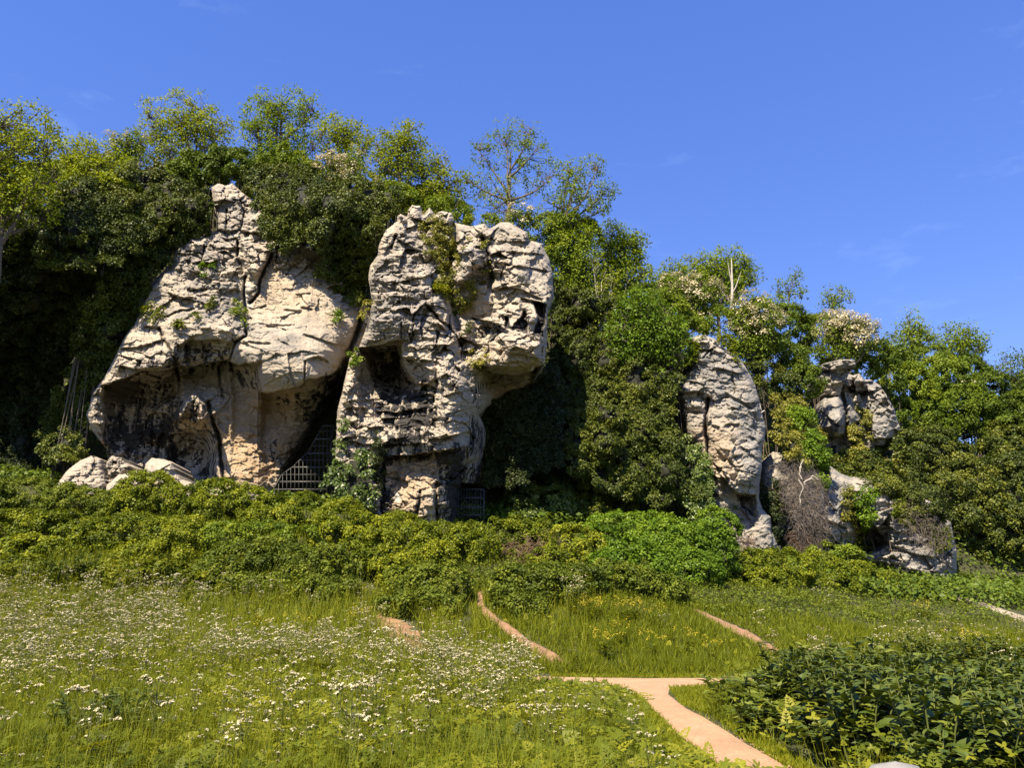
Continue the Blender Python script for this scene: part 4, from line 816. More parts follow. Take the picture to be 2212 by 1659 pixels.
def tree(label, box, Y, base, mat='ash', tips=300, tuft=.36, nl=20, size=.13, seed=0, bark='bark', r0=.16, limbs=7, cat='tree', group=None, lobes=7, name='ash_tree', blossom=0, inner=.35, lean=0, fill=.62, twig=.016, droop=.25):
    rng = np.random.default_rng(seed + 500)
    L = lobes_in(box, lobes, rng, fill) if isinstance(box, tuple) else box
    bp = P(base[0], base[1], Y)
    T, TD, TC = [], [], []
    wsum = sum(l[2] * l[3] for l in L)
    for lx_, ly_, rw, rh in L:
        c, r = blob_world((lx_, ly_, Y, rw, rh)); r[1] = max(r[1], .7 * r[0])
        n = max(4, int(tips * rw * rh / wsum))
        d = nrm(rng.normal(size=(n, 3)))
        q = np.where(rng.random(n) < inner, rng.random(n) * .7, .72 + .3 * rng.random(n))
        T.append(c + d * r * q[:, None]); TD.append(nrm(d + [0, 0, .35])); TC.append(np.clip(.55 * rng.random(n) + .45 * rng.random(), 0, 1))
    T = np.concatenate(T); TD = np.concatenate(TD); TC = np.concatenate(TC)
    cen = T.mean(0); top = T[:, 2].max(); lo = T[:, 2].min()
    e = empty(name, bp, label, cat, group)
    mb = MB()
    th = min(lo + .30 * (top - lo), cen[2])
    fork = np.array([cen[0] * .6 + bp[0] * .4 + lean, cen[1] * .6 + bp[1] * .4, th])
    if fork[2] <= bp[2] + .5: fork[2] = bp[2] + .5
    trunk = resample([bp, bp * .6 + fork * .4 + rng.normal(size=3) * [.15, .15, 0], fork, [cen[0] * .85 + fork[0] * .15, cen[1], (th + top * 1.0) / 2]], 14)
    trunk += .06 * np.stack([fbm(np.arange(14) * .5, np.arange(14) * 0 + seed, k, 2) for k in (1, 2, 3)], -1)
    mb.tube(trunk, np.linspace(r0, r0 * .3, 14), 7)
    sk = [trunk]; skr = [np.linspace(r0, r0 * .3, 14)]
    ends = [T[rng.integers(len(T))]]
    for k in range(limbs - 1):
        dd = np.min([np.linalg.norm((T - q) * [1, .6, 1], axis=1) for q in ends], 0); ends.append(T[np.argmax(dd)])
    for en in ends:
        i = int(np.clip(4 + 9 * rng.random() * np.clip((en[2] - lo) / (top - lo + .1) + .2, 0, 1), 3, 11))
        s = trunk[i]; en = s + (en - s) * .86
        mid = s * .5 + en * .5 + np.array([(en[0] - s[0]) * .12, (en[1] - s[1]) * .12, -.10 * np.linalg.norm(en - s) * (1 if en[2] > s[2] else -1)]) + rng.normal(size=3) * .15
        pl = resample([s, mid, en], 9); t = np.linspace(0, 1, 9)
        pl = (1 - t)[:, None] ** 2 * s + (2 * t * (1 - t))[:, None] * mid + (t ** 2)[:, None] * en + .10 * np.stack([fbm(t * 4, t * 0 + rng.random() * 99, k, 2) for k in (4, 5, 6)], -1) * np.minimum(1, t * 4)[:, None]
        rr = np.linspace(r0 * .5, r0 * .12, 9)
        mb.tube(pl, rr, 5); sk.append(pl); skr.append(rr)
    S = np.concatenate(sk)
    for t_, d_ in zip(T, TD):
        w = np.linalg.norm(S - t_, axis=1) + 1.6 * np.maximum(0, S[:, 2] - t_[2] + .2)
        s = S[np.argmin(w)]
        mid = (s + t_) / 2 + rng.normal(size=3) * .10 * np.linalg.norm(t_ - s) - [0, 0, .05 * np.linalg.norm(t_ - s)]
        mb.tube(np.array([s, mid, t_]), np.array([twig * 1.6, twig, twig * .6]), 3)
    add('trunk', mb.mesh('trunk', M[bark], bp), e)
    mb = MB()
    clump_leaves(mb, T, TD, tuft * (.6 + .8 * rng.random(len(T))), nl, size, rng, up=.6, out=.5, rnd=.6, droop=droop, spread=1.0, cr=TC)
    add('crown', mb.mesh('crown', M[mat], bp), e)
    if blossom:
        mb = MB(); sel = (TD[:, 2] > -.1) & (TD[:, 1] < .5) & (rng.random(len(T)) < blossom) & (vn(T[:, 0] * .9, T[:, 2] * 1.1, seed + 3) > -.16)
        clump_leaves(mb, T[sel] + TD[sel] * tuft * .75, TD[sel], tuft * .8, 34, .12, rng, up=1.0, rnd=.4)
        if blossom > .5:
            for lx_, ly_, rw, rh in L:
                C, Dn = blob_clumps((lx_, ly_, Y, rw, rh), .3, 1.3 * blossom, rng, .35)
                s2 = (Dn[:, 2] > -.1) & (vn(C[:, 0] * 1.3, C[:, 2] * 2.2, seed + 9) > (-.12 if blossom > .8 else .08))
                clump_leaves(mb, C[s2] + Dn[s2] * .2, Dn[s2], .26, 16, .11, rng, up=1.1, rnd=.4)
        add('blossom', mb.mesh('blossom', M['white'], bp), e)
    return e
def ivy(name, label, poly, pts, mat, size=.11, cr=.28, cover=1.6, lc=1.8, lump=.7, cell=70, seed=0, cat='ivy', depth=None, group=None, mats=None, lift=.12, stems=0, holes=-9, droop=.7, up=.45):
    """a hanging or clinging leaf mantle over the surface Y(Dx,Dy)"""
    rng = np.random.default_rng(seed + 300)
    f = depth or tps_fit(pts)
    lumpf = lambda x, y: -lump * (1.1 * np.abs(fbm(x / cell, y / cell, seed, 3)) * 2 + .5 * fbm(x / (cell * 3), y / (cell * 3), seed + 5, 2))
    ff = (lambda x, y: f(x, y)) if lump == 0 else (lambda x, y: f(x, y) + .6 * lump + lumpf(x, y))
    p = np.asarray(poly, float)
    pa = .5 * abs(np.dot(p[:, 0], np.roll(p[:, 1], 1)) - np.dot(p[:, 1], np.roll(p[:, 0], 1)))
    Ym = float(np.mean(f(p[:, 0], p[:, 1]))); m = mD(Ym, p[:, 1].mean())
    n = max(10, int(cover * pa * m * m * 2.4 / (math.pi * cr * cr)))
    q = in_poly(n, poly, rng)
    # feather the outline
    e = 10
    q = q + rng.normal(size=q.shape) * 3
    kp = fbm(q[:, 0] / 40, q[:, 1] / 40, seed + 77, 3) > holes
    if kp.sum() > .3 * len(q): q = q[kp]
    x, y = q.T
    C = P(x, y, ff(x, y)); Ca = P(x + e, y, ff(x + e, y)); Cb = P(x, y + e, ff(x, y + e))
    nn = nrm(np.cross(Ca - C, Cb - C)); nn = np.where(nn[:, 1:2] > 0, -nn, nn)
    nn = nrm(nn + [0, -.25, .15])
    C = C + nn * lift
    base = C[np.argmin(C[:, 2])]; base = np.array([C[:, 0].mean(), C[:, 1].mean(), base[2]])
    mb = MB()
    k = max(4, int(lc * math.pi * cr * cr / (.30 * size * size)))
    clump_leaves(mb, C, nn, cr * (.6 + .7 * rng.random(len(C))), k, size, rng, up=up, out=.5, rnd=.5, droop=droop, cr=np.clip(.5 + .7 * fbm(x / 70, y / 70, seed + 55, 3) + .35 * (rng.random(len(C)) - .5), 0, 1))
    ob = add(name, mb.mesh(name, M[mat], base), None, base)
    tag(ob, label, cat, group)
    if lump:
        gx_, gy_ = np.meshgrid(np.arange(p[:, 0].min(), p[:, 0].max() + 6, 6.), np.arange(p[:, 1].min(), p[:, 1].max() + 6, 6.))
        okm = (sdpoly(gx_, gy_, poly) > 5).ravel()
        Vb = P(gx_, gy_, ff(gx_, gy_) + .22 + .25 * fbm(gx_ / 12, gy_ / 12, seed + 9, 2)).reshape(-1, 3) - base
        fq = grid_faces(*gx_.shape); fq = fq[okm[fq].all(1)]
        if len(fq):
            us = np.unique(fq); rm_ = np.zeros(len(Vb), int); rm_[us] = np.arange(len(us))
            add('gap_shade_sheet', make_mesh('gap_shade_sheet', Vb[us], [rm_[fq]], M['ivy_gap_shade'], smooth=True), ob)  # added dark sheet that stands in for shade in the leaf gaps
    return ob
def rockY(r, conv, off=0.0):
    x0, y0, st, D, sd = r
    if conv is Z2: k, ax, ay = .2964, 163.9, 355.2
    elif conv is Z4: k, ax, ay = .2717, 655.7, 409.8
    else: k, ax, ay = .2964, 1420.7, 655.7
    def f(Dx, Dy):
        i = np.clip((((np.asarray(Dx) - ax) / k - x0) / st).astype(int), 0, D.shape[1] - 1)
        j = np.clip((((np.asarray(Dy) - ay) / k - y0) / st).astype(int), 0, D.shape[0] - 1)
        return D[j, i] - off
    return f
zp = lambda conv, pts: np.stack(conv(*np.array(pts, float).T), -1).tolist()

# ------------------------------------------------------------------ the dark thicket on the left flank
ivy('ivy', 'dark ivy thicket climbing the slope against the left edge of the left crag', [(250, 560), (330, 500), (380, 430), (440, 410), (458, 450), (450, 508), (395, 520), (372, 572), (312, 640), (300, 700), (272, 745), (238, 830), (200, 890), (190, 950), (170, 1000), (90, 1020), (90, 930), (150, 800), (180, 680)],
    [(440, 430, 35.6), (380, 560, 34.6), (310, 680, 34.4), (230, 830, 34.8), (170, 950, 35.4), (100, 1000, 34.6), (250, 600, 33.6), (180, 720, 34.6), (140, 860, 37.0), (300, 520, 34.2), (350, 450, 35)], 'ivy', seed=1, lump=1.0, cell=60)
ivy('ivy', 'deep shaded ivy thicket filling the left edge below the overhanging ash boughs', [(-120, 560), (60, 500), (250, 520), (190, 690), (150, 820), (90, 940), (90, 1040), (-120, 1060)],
    [(-80, 560, 31.8), (60, 560, 31.8), (200, 560, 33.0), (-80, 680, 33.6), (60, 680, 34.6), (150, 700, 36.0), (-80, 820, 37.5), (60, 820, 39), (120, 860, 39), (0, 1000, 37.5), (80, 1020, 37)], 'ivy_shaded', seed=2, lump=1.2, cell=60)
ivy('ivy', 'sunlit olive ivy mound above the left edge of the left crag', [(80, 470), (150, 400), (250, 370), (340, 350), (400, 400), (410, 470), (330, 520), (240, 580), (120, 590), (60, 540)],
    [(100, 480, 32.6), (250, 380, 35.5), (380, 400, 35.6), (330, 500, 34.0), (200, 560, 32.4), (240, 470, 33.4)], 'ivy', seed=3, lump=1.1, cell=55)
# ivy drape between the crags
ivy('ivy', 'great dark ivy drape hanging between the left crag top and the middle crag', [(520, 375), (560, 362), (640, 365), (700, 385), (780, 395), (850, 412), (862, 440), (825, 485), (805, 560), (797, 640), (778, 668), (742, 655), (715, 605), (690, 590), (700, 560), (640, 535), (602, 548), (582, 515), (560, 470), (545, 425)],
    [(540, 380, 37), (680, 370, 37.5), (840, 420, 36.5), (650, 430, 33.9), (750, 440, 33.6), (590, 500, 34.2), (650, 510, 33.4), (740, 510, 33.6), (800, 520, 34.0), (700, 570, 34.0), (750, 570, 35.0), (770, 650, 35.4), (590, 440, 35)], 'ivy', seed=4, lump=1.0, cell=55, cover=1.9)
fMC = rockY(MC, Z4, .10); fLC = rockY(LC, Z2, .08); fRP = rockY(RP, Z7, .08); fUO = rockY(UO, Z7, .08); fLR = rockY(LR, Z7, .1); fBR = rockY(BR, Z7, .1)
kw = dict(lump=0, cr=.16, size=.09, cover=1.0, lc=1.2, lift=.05, holes=-.12)
ivy('ivy', 'yellow green ivy trailing down the gully at the crown of the middle crag', zp(Z4, [(930, 190), (1010, 200), (1100, 215), (1190, 300), (1210, 400), (1330, 390), (1350, 430), (1240, 490), (1250, 600), (1220, 690), (1180, 760), (1290, 850), (1350, 900), (1300, 980), (1180, 950), (1100, 850), (1020, 800), (1070, 700), (1060, 600), (970, 500), (945, 380), (920, 290)]), None, 'ivy_yellow', seed=5, depth=fMC, **{**kw, 'cover': 1.7, 'holes': -.35})
ivy('ivy', 'thin yellow ivy strand down the cleft on the right part of the middle crag', zp(Z4, [(1410, 390), (1480, 430), (1480, 560), (1500, 780), (1430, 810), (1390, 700), (1430, 600), (1400, 480)]), None, 'ivy_yellow', seed=6, depth=fMC, **kw)
ivy('ivy', 'ragged ivy on the shelf below the cleft of the middle crag', zp(Z4, [(1280, 740), (1370, 720), (1420, 800), (1360, 880), (1330, 930), (1260, 980), (1200, 1000), (1190, 900), (1280, 840)]), None, 'ivy_yellow', seed=7, depth=fMC, **kw)
ivy('ivy', 'dark thin ivy in the gully left of the jutting nose block', zp(Z4, [(1180, 960), (1300, 980), (1330, 1100), (1270, 1200), (1210, 1150)]), None, 'ivy', seed=8, depth=fMC, **kw)
ivy('ivy', 'small yellow ivy patch hanging at the left end of the nose block', zp(Z4, [(1310, 1290), (1380, 1240), (1470, 1270), (1470, 1340), (1440, 1440), (1470, 1450), (1380, 1450), (1340, 1380)]), None, 'ivy_yellow', seed=9, depth=fMC, **{**kw, 'cover': 1.4})
ivy('ivy', 'glossy ivy clothing the rock foot beside the tall cave gate', zp(Z4, [(330, 1830), (400, 1900), (390, 2040), (430, 2080), (500, 2070), (540, 2150), (570, 2300), (570, 2530), (400, 2500), (260, 2440), (180, 2360), (185, 2240), (280, 2150), (290, 1960)]), [(*Z4(350, 1850), 32.0), (*Z4(340, 2050), 31.7), (*Z4(500, 2150), 31.2), (*Z4(220, 2300), 31.3), (*Z4(400, 2350), 30.7), (*Z4(560, 2500), 30.8), (*Z4(300, 2450), 30.7)], 'ivy_glossy', seed=10, lump=.25, cell=25, cr=.2, size=.12, cover=1.3, lc=1.4, holes=-.3)
ivy('ivy', 'shaded ivy strip on the dark flank of the middle crag beside the glossy ivy', zp(Z4, [(590, 1880), (620, 1900), (640, 2080), (630, 2200), (600, 2380), (540, 2350), (520, 2120), (560, 2050)]), None, 'ivy_shaded', seed=11, depth=rockY(MC, Z4, .18), **{**kw, 'cover': 1.6, 'holes': -.6})
# ivy wall to the right of the middle crag
ivy('ivy', 'shadowed ivy slope under the jutting nose block right of the middle crag', [(1035, 880), (1080, 860), (1130, 830), (1185, 790), (1215, 800), (1225, 900), (1220, 1010), (1150, 1030), (1090, 1060), (1050, 1060), (1045, 980)],
    [(1050, 900, 37.0), (1100, 870, 37.2), (1190, 810, 37.6), (1060, 1000, 36.6), (1120, 950, 36.4), (1200, 950, 36.0), (1080, 1050, 35.6), (1180, 1020, 35.4)], 'ivy_shaded', seed=12, lump=.5, cell=40)
ivy('ivy', 'tall ivy wall with dark hollows between the nose block and the grey pillar', [(1185, 800), (1195, 690), (1215, 620), (1300, 640), (1400, 660), (1468, 720), (1474, 790), (1456, 860), (1460, 960), (1515, 1005), (1530, 1080), (1420, 1090), (1300, 1060), (1225, 1010), (1220, 900)],
    [(1200, 680, 39.5), (1300, 660, 39.6), (1420, 690, 39.0), (1200, 820, 38.6), (1260, 780, 38.8), (1320, 820, 38.0), (1420, 820, 37.4), (1470, 900, 37.4), (1240, 900, 36.6), (1320, 900, 36.0), (1400, 960, 36.2), (1300, 1020, 35.4), (1500, 1040, 36.2), (1420, 1060, 35.4)], 'ivy', seed=13, lump=1.3, cell=60, cover=1.7)
ivy('ivy', 'bright yellow ivy edging the left side of the grey pillar', [(1478, 955), (1515, 975), (1533, 1010), (1535, 1080), (1520, 1150), (1485, 1140), (1470, 1060), (1490, 1010)], [(1490, 960, 37.3), (1530, 1010, 36.9), (1500, 1080, 36.0), (1525, 1150, 35.6), (1475, 1070, 36.0)], 'ivy_glossy', seed=14, lump=.5, cell=35, cover=1.7)
ivy('ivy', 'light ivy sprays over the lower part of the grey pillar', [(1520, 1080), (1560, 1060), (1600, 1120), (1580, 1180), (1640, 1200), (1620, 1230), (1540, 1220), (1510, 1160)], None, 'ivy_glossy', seed=15, depth=rockY(RP, Z7, .12), **kw)
ivy('ivy', 'grassy tuft mantle over the shoulder of the grey pillar', [(1485, 745), (1510, 722), (1560, 720), (1585, 745), (1600, 790), (1575, 770), (1540, 730), (1510, 735), (1500, 790), (1480, 800)], [(1490, 760, 38.6), (1540, 725, 39), (1590, 780, 38.6), (1495, 790, 38.3)], 'grass', seed=16, lump=.1, cell=30, cr=.2, size=.16, cover=1.3, lc=1.0, holes=-.3, droop=0, up=1.2, cat='grass')
ivy('ivy', 'yellow ivy bank on the right flank of the grey pillar', [(1672, 840), (1700, 845), (1735, 880), (1770, 950), (1780, 1020), (1745, 1000), (1700, 990), (1672, 970), (1668, 920)], [(1660, 850, 41.5), (1700, 860, 42), (1760, 960, 41.6), (1660, 950, 39.6), (1720, 970, 40.2), (1770, 1010, 40.8)], 'ivy_yellow', seed=17, lump=.9, cell=40, cover=1.8)
ivy('ivy', 'golden ivy strip running down the high outcrop', [(1845, 880), (1872, 870), (1880, 920), (1865, 960), (1895, 1000), (1940, 990), (1945, 1020), (1880, 1050), (1825, 1030), (1815, 1000), (1835, 950)], [(1860, 880, 46.4), (1850, 950, 46.2), (1900, 1010, 45.8), (1930, 1000, 45.6), (1830, 1010, 46.2)], 'ivy_yellow', seed=18, lump=.4, cell=30, cover=1.4, holes=-.25, size=.13)
ivy('ivy', 'yellow ivy trickling down the low right outcrop', zp(Z7, [(1350, 1290), (1400, 1270), (1420, 1350), (1410, 1500), (1460, 1560), (1500, 1700), (1440, 1760), (1360, 1640), (1340, 1480)]), None, 'ivy_yellow', seed=19, depth=fLR, **{**kw, 'size': .12, 'cr': .2})
ivy('ivy', 'bright green ivy curtain hanging beside the low right outcrop nose', zp(Z7, [(1450, 1380), (1530, 1340), (1590, 1370), (1560, 1480), (1570, 1580), (1500, 1690), (1460, 1600), (1440, 1480)]), None, 'bright', seed=20, depth=rockY(LR, Z7, .25), **{**kw, 'size': .13, 'cr': .24, 'cover': 1.8, 'holes': -.5})
ivy('scrub', 'thin olive scrub mat draped over the crown of the low right outcrop', zp(Z7, [(1630, 1275), (1800, 1310), (1990, 1430), (2060, 1560), (2120, 1680), (2100, 1790), (1960, 1810), (1850, 1760), (1740, 1690), (1700, 1560), (1640, 1420)]), None, 'herb', seed=22, depth=rockY(LR, Z7, .2), cat='shrub', **{**kw, 'size': .11, 'cr': .24, 'cover': 1.5, 'holes': -.22, 'lc': 1.3})
# plants rooted on the left crag
for lab, poly, mt in (('green tuft sprouting from the upper left face of the left crag', [(900, 740), (960, 730), (1040, 745), (990, 815), (930, 800)], 'bright'),
                  ('pale dry tuft on the left shoulder ledge of the left crag', [(490, 1060), (560, 1030), (640, 1050), (640, 1120), (560, 1160), (500, 1110)], 'herb'),
                  ('leafy tuft on the middle ledge of the left crag', [(880, 1080), (960, 1000), (1010, 960), (1020, 1080), (960, 1150), (880, 1140)], 'herb'),
                  ('dark leafy tuft in the seam beside the pale right face of the left crag', [(1120, 1080), (1160, 1010), (1240, 1050), (1250, 1130), (1230, 1180), (1140, 1130)], 'shrub'),
                  ('small green sprig near the right edge of the left crag', [(1855, 1100), (1930, 1095), (1910, 1150), (1870, 1150)], 'bright'),
                  ('little green sprig under the left shoulder of the left crag', [(735, 1165), (780, 1160), (780, 1190), (740, 1190)], 'herb')):
    ivy('rock_plant', lab, zp(Z2, poly), None, mt, seed=len(lab), depth=rockY(LC, Z2, .15), lump=0, cr=.2, size=.11, cover=1.5, lc=1.2, lift=.1, cat='plant', holes=-.25, droop=0, up=.9)
ivy('rock_plant', 'grass tuft on the shelf beside the gully of the middle crag', zp(Z4, [(1010, 800), (1090, 780), (1130, 830), (1060, 850)]), None, 'grass', seed=31, depth=rockY(MC, Z4, .15), lump=0, cr=.2, size=.14, cover=1.5, lc=1.2, cat='plant', droop=0, up=1)
ivy('rock_plant', 'pale sapling sprays hanging beside the left edge of the middle crag', zp(Z4, [(465, 900), (550, 870), (550, 960), (500, 1010), (470, 1060), (440, 1070), (480, 960)]), [(*Z4(500, 900), 32.6), (*Z4(500, 1000), 32.3), (*Z4(450, 1060), 32.6)], 'ivy_yellow', seed=32, lump=0, cr=.16, size=.1, cover=1.0, lc=1.0, cat='plant')
ivy('rock_plant', 'green tuft near the cave roof at the left edge of the middle crag', zp(Z4, [(380, 1290), (430, 1270), (440, 1380), (400, 1420)]), [(*Z4(400, 1290), 32.3), (*Z4(430, 1400), 32.3), (*Z4(385, 1400), 32.4)], 'shrub', seed=33, lump=0, cr=.18, size=.1, cover=1.6, lc=1.1, cat='plant')

# ------------------------------------------------------------------ trees on the rim, from the left
tree('ash tree with dark leaning boughs at the far left edge', (-130, 200, 160, 520), 30.5, (-15, 640), 'ash', 620, .40, 24, .125, 1, r0=.24, limbs=9)
tree('yellow green spreading tree behind the dark leaning ash', (40, 285, 330, 480), 37.5, (190, 560), 'ash', 620, .42, 24, .13, 2, limbs=8)
tree('hawthorn with a few white sprays on the left skyline', (225, 275, 330, 400), 41, (285, 460), 'shrub', 220, .38, 22, .12, 3, name='hawthorn_tree', r0=.1, blossom=.22)
tree('broad ash tree on the skyline left of the tallest ash', (285, 190, 520, 400), 43, (420, 480), 'ash', 520, .42, 22, .135, 4, limbs=9, inner=.3)
tree('tallest ash tree on the skyline above the left crag top', (500, 175, 715, 400), 42.5, (600, 480), 'ash_green', 440, .42, 22, .135, 5, limbs=9, inner=.28)
tree('small round ash tree filling the gap right of the tallest ash', (670, 240, 830, 390), 42, (745, 460), 'ash', 260, .40, 22, .13, 6, limbs=7)
tree('yellow green ash tree above the ivy drape', (790, 245, 925, 440), 40, (860, 500), 'ash', 300, .40, 22, .13, 7)
tree('low leafy ash tree behind the left shoulder of the middle crag', (880, 310, 1010, 500), 40.5, (940, 530), 'ash', 300, .40, 22, .13, 8)
tree('white flowering hawthorn at the top of the ivy drape', (690, 318, 800, 425), 38.6, (745, 470), 'shrub', 150, .34, 16, .11, 9, name='hawthorn_tree', r0=.1, blossom=.98)
for k, (bx, lab) in enumerate((((360, 330, 470, 440), 'dark evergreen scrub left of the pointed crag top'), ((430, 320, 560, 420), 'dense green scrub right behind the pointed crag top'), ((560, 320, 680, 400), 'green scrub below the tallest ash'), ((300, 380, 420, 470), 'olive scrub on the slope left of the pointed crag top'),
                    ((170, 380, 300, 470), 'bright scrub under the spreading tree on the left'), ((800, 400, 900, 470), 'scrub at the right end of the ivy drape'))):
    x0, y0, x1, y1 = bx
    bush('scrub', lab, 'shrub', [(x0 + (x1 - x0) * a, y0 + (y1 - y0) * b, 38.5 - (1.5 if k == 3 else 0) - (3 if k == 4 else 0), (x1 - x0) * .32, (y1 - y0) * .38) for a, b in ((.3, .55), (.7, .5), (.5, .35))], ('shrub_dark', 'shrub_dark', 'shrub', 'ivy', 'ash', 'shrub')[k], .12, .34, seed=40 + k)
tree('sparse open ash tree standing alone against the sky on the middle crag', [(1060, 320, 42, 50), (1100, 290, 50, 32), (1150, 290, 38, 34), (1130, 350, 60, 50), (1040, 390, 40, 40), (1170, 380, 40, 40), (1100, 420, 60, 40), (1060, 440, 45, 25)], 40, (1097, 500), 'ash_green', 330, .30, 14, .115, 10, r0=.15, limbs=11, inner=.35, twig=.013)
tree('sparse ash tree leaning right over the gap beside the middle crag', [(1230, 380, 35, 40), (1280, 360, 30, 26), (1300, 410, 34, 26), (1240, 430, 50, 40), (1200, 460, 44, 40), (1290, 440, 34, 24)], 40.5, (1200, 570), 'ash_green', 330, .32, 15, .12, 11, r0=.15, limbs=10, inner=.3, twig=.013)
tree('low hawthorn with pale sprays on top of the middle crag', (1080, 445, 1165, 500), 37.5, (1120, 520), 'shrub', 110, .28, 16, .11, 12, name='hawthorn_tree', r0=.06, blossom=.35)
tree('leafy tree rising beside the right edge of the middle crag', (1165, 460, 1300, 660), 40.5, (1230, 740), 'ash_green', 520, .42, 24, .13, 13)
tree('large light green tree in the gap between the crags and the pillar', (1260, 465, 1425, 680), 43, (1345, 760), 'ash_green', 640, .45, 24, .135, 14, limbs=9)
tree('slim bare stemmed tree before the large light green tree', (1260, 530, 1345, 720), 39.4, (1300, 830), 'ash', 110, .3, 12, .12, 15, bark='pale_bark', r0=.07, limbs=9, twig=.012)
tree('low ash tree in the notch of the skyline', (1395, 560, 1490, 690), 46, (1440, 740), 'ash_green', 240, .42, 20, .14, 16)
tree('round ash tree with twiggy top on the right skyline', (1440, 515, 1660, 690), 47, (1550, 760), 'ash_green', 640, .46, 22, .145, 17, limbs=10)
tree('leafy bush tree with bright new leaves in front of the ivy wall', (1300, 620, 1490, 830), 38.4, (1390, 930), 'bright', 560, .42, 24, .13, 18, r0=.1)
tree('hawthorn sprinkled with white on the slope above the ivy wall', (1420, 585, 1560, 720), 43.5, (1490, 760), 'shrub', 360, .40, 20, .125, 19, name='hawthorn_tree', r0=.1, blossom=.45)
tree('long hawthorn with white flowers spilling down above the grey pillar', (1540, 625, 1700, 800), 42.5, (1620, 830), 'shrub', 420, .40, 20, .125, 20, name='hawthorn_tree', r0=.1, blossom=.55)
tree('big hawthorn covered in white blossom above the perched slab', (1755, 668, 1910, 790), 47.5, (1830, 830), 'shrub', 420, .42, 18, .13, 21, name='hawthorn_tree', r0=.12, blossom=.97)
tree('thin upright sapling on the skyline left of the white hawthorn', (1665, 570, 1745, 690), 49, (1705, 740), 'ash_green', 90, .34, 12, .14, 22, r0=.07, limbs=8, twig=.015)
tree('second thin sapling just above the white hawthorn', (1765, 608, 1840, 690), 49.5, (1800, 760), 'ash_green', 80, .34, 12, .14, 23, r0=.07, limbs=8, twig=.015)
tree('slender ash tree on the far right skyline', (1925, 668, 2020, 790), 55, (1975, 850), 'ash_green', 190, .46, 16, .16, 24, limbs=8)
tree('umbrella crowned ash tree on the far right skyline', (2015, 685, 2140, 800), 57, (2080, 860), 'ash_green', 240, .5, 16, .17, 25, limbs=9)
tree('dark tree closing the skyline at the right edge', (2110, 755, 2300, 1000), 54, (2200, 1080), 'shrub_dark', 640, .55, 24, .16, 26, limbs=8)
tree('brownish twiggy ash tree at the shoulder of the far right skyline', (1890, 710, 1960, 800), 53, (1920, 860), 'shrub', 130, .42, 12, .15, 27, r0=.08)
for k, (x, y, Yd, rx, ry, mt, lab) in enumerate(((60, 400, 40, 110, 60, 'ash', 'sunny rim thicket behind the leaning ash'), (220, 400, 41.5, 100, 55, 'shrub', 'rim thicket under the few flowered hawthorn'), (400, 420, 41, 70, 60, 'shrub', 'rim thicket left of the pointed crag top'), (480, 410, 40.5, 50, 60, 'shrub_dark', 'rim thicket behind the pointed crag top'), (600, 390, 41.5, 80, 50, 'shrub', 'rim thicket below the tallest ash at the ivy drape'), (730, 400, 41.8, 80, 50, 'ash', 'rim thicket behind the flowering hawthorn on the ivy drape'), (860, 440, 41.5, 70, 50, 'ash', 'rim thicket behind the left end of the middle crag'), (950, 460, 41.6, 60, 40, 'shrub', 'rim thicket behind the crown of the middle crag'))):
    bush('thicket', lab, 'shrub', [(x - rx * .4, y, Yd, rx * .6, ry), (x + rx * .4, y + 8, Yd, rx * .6, ry * .9), (x, y + ry * .8, Yd - .6, rx * .8, ry * .8)], mt, .13, .4, 1.5, 1.7, seed=170 + k)
# pale dead snag
rng = np.random.default_rng(5)
bp = P(1577, 700, 44.0); e = empty('dead_tree', bp, 'bare pale dead tree trunk standing out of the scrub on the right skyline', 'dead tree')
mb = MB(); tp = P(1580, 560, 44.0)
mb.tube(resample([bp, bp * .5 + tp * .5 + [.1, 0, 0], tp], 10), np.linspace(.13, .03, 10), 6); add('trunk', mb.mesh('trunk', M['pale_bark'], bp), e)
for a, b in (((1579, 640), (1600, 590)), ((1579, 655), (1548, 610)), ((1580, 610), (1572, 565)), ((1578, 665), (1612, 625))):
    mb = MB(); p0, p1 = P(*a, 44.0), P(*b, 43.8)
    mb.tube(resample([p0, p0 * .5 + p1 * .5 + [0, 0, -.15], p1], 6), np.linspace(.05, .015, 6), 4); add('branch', mb.mesh('branch', M['pale_bark'], bp), e)

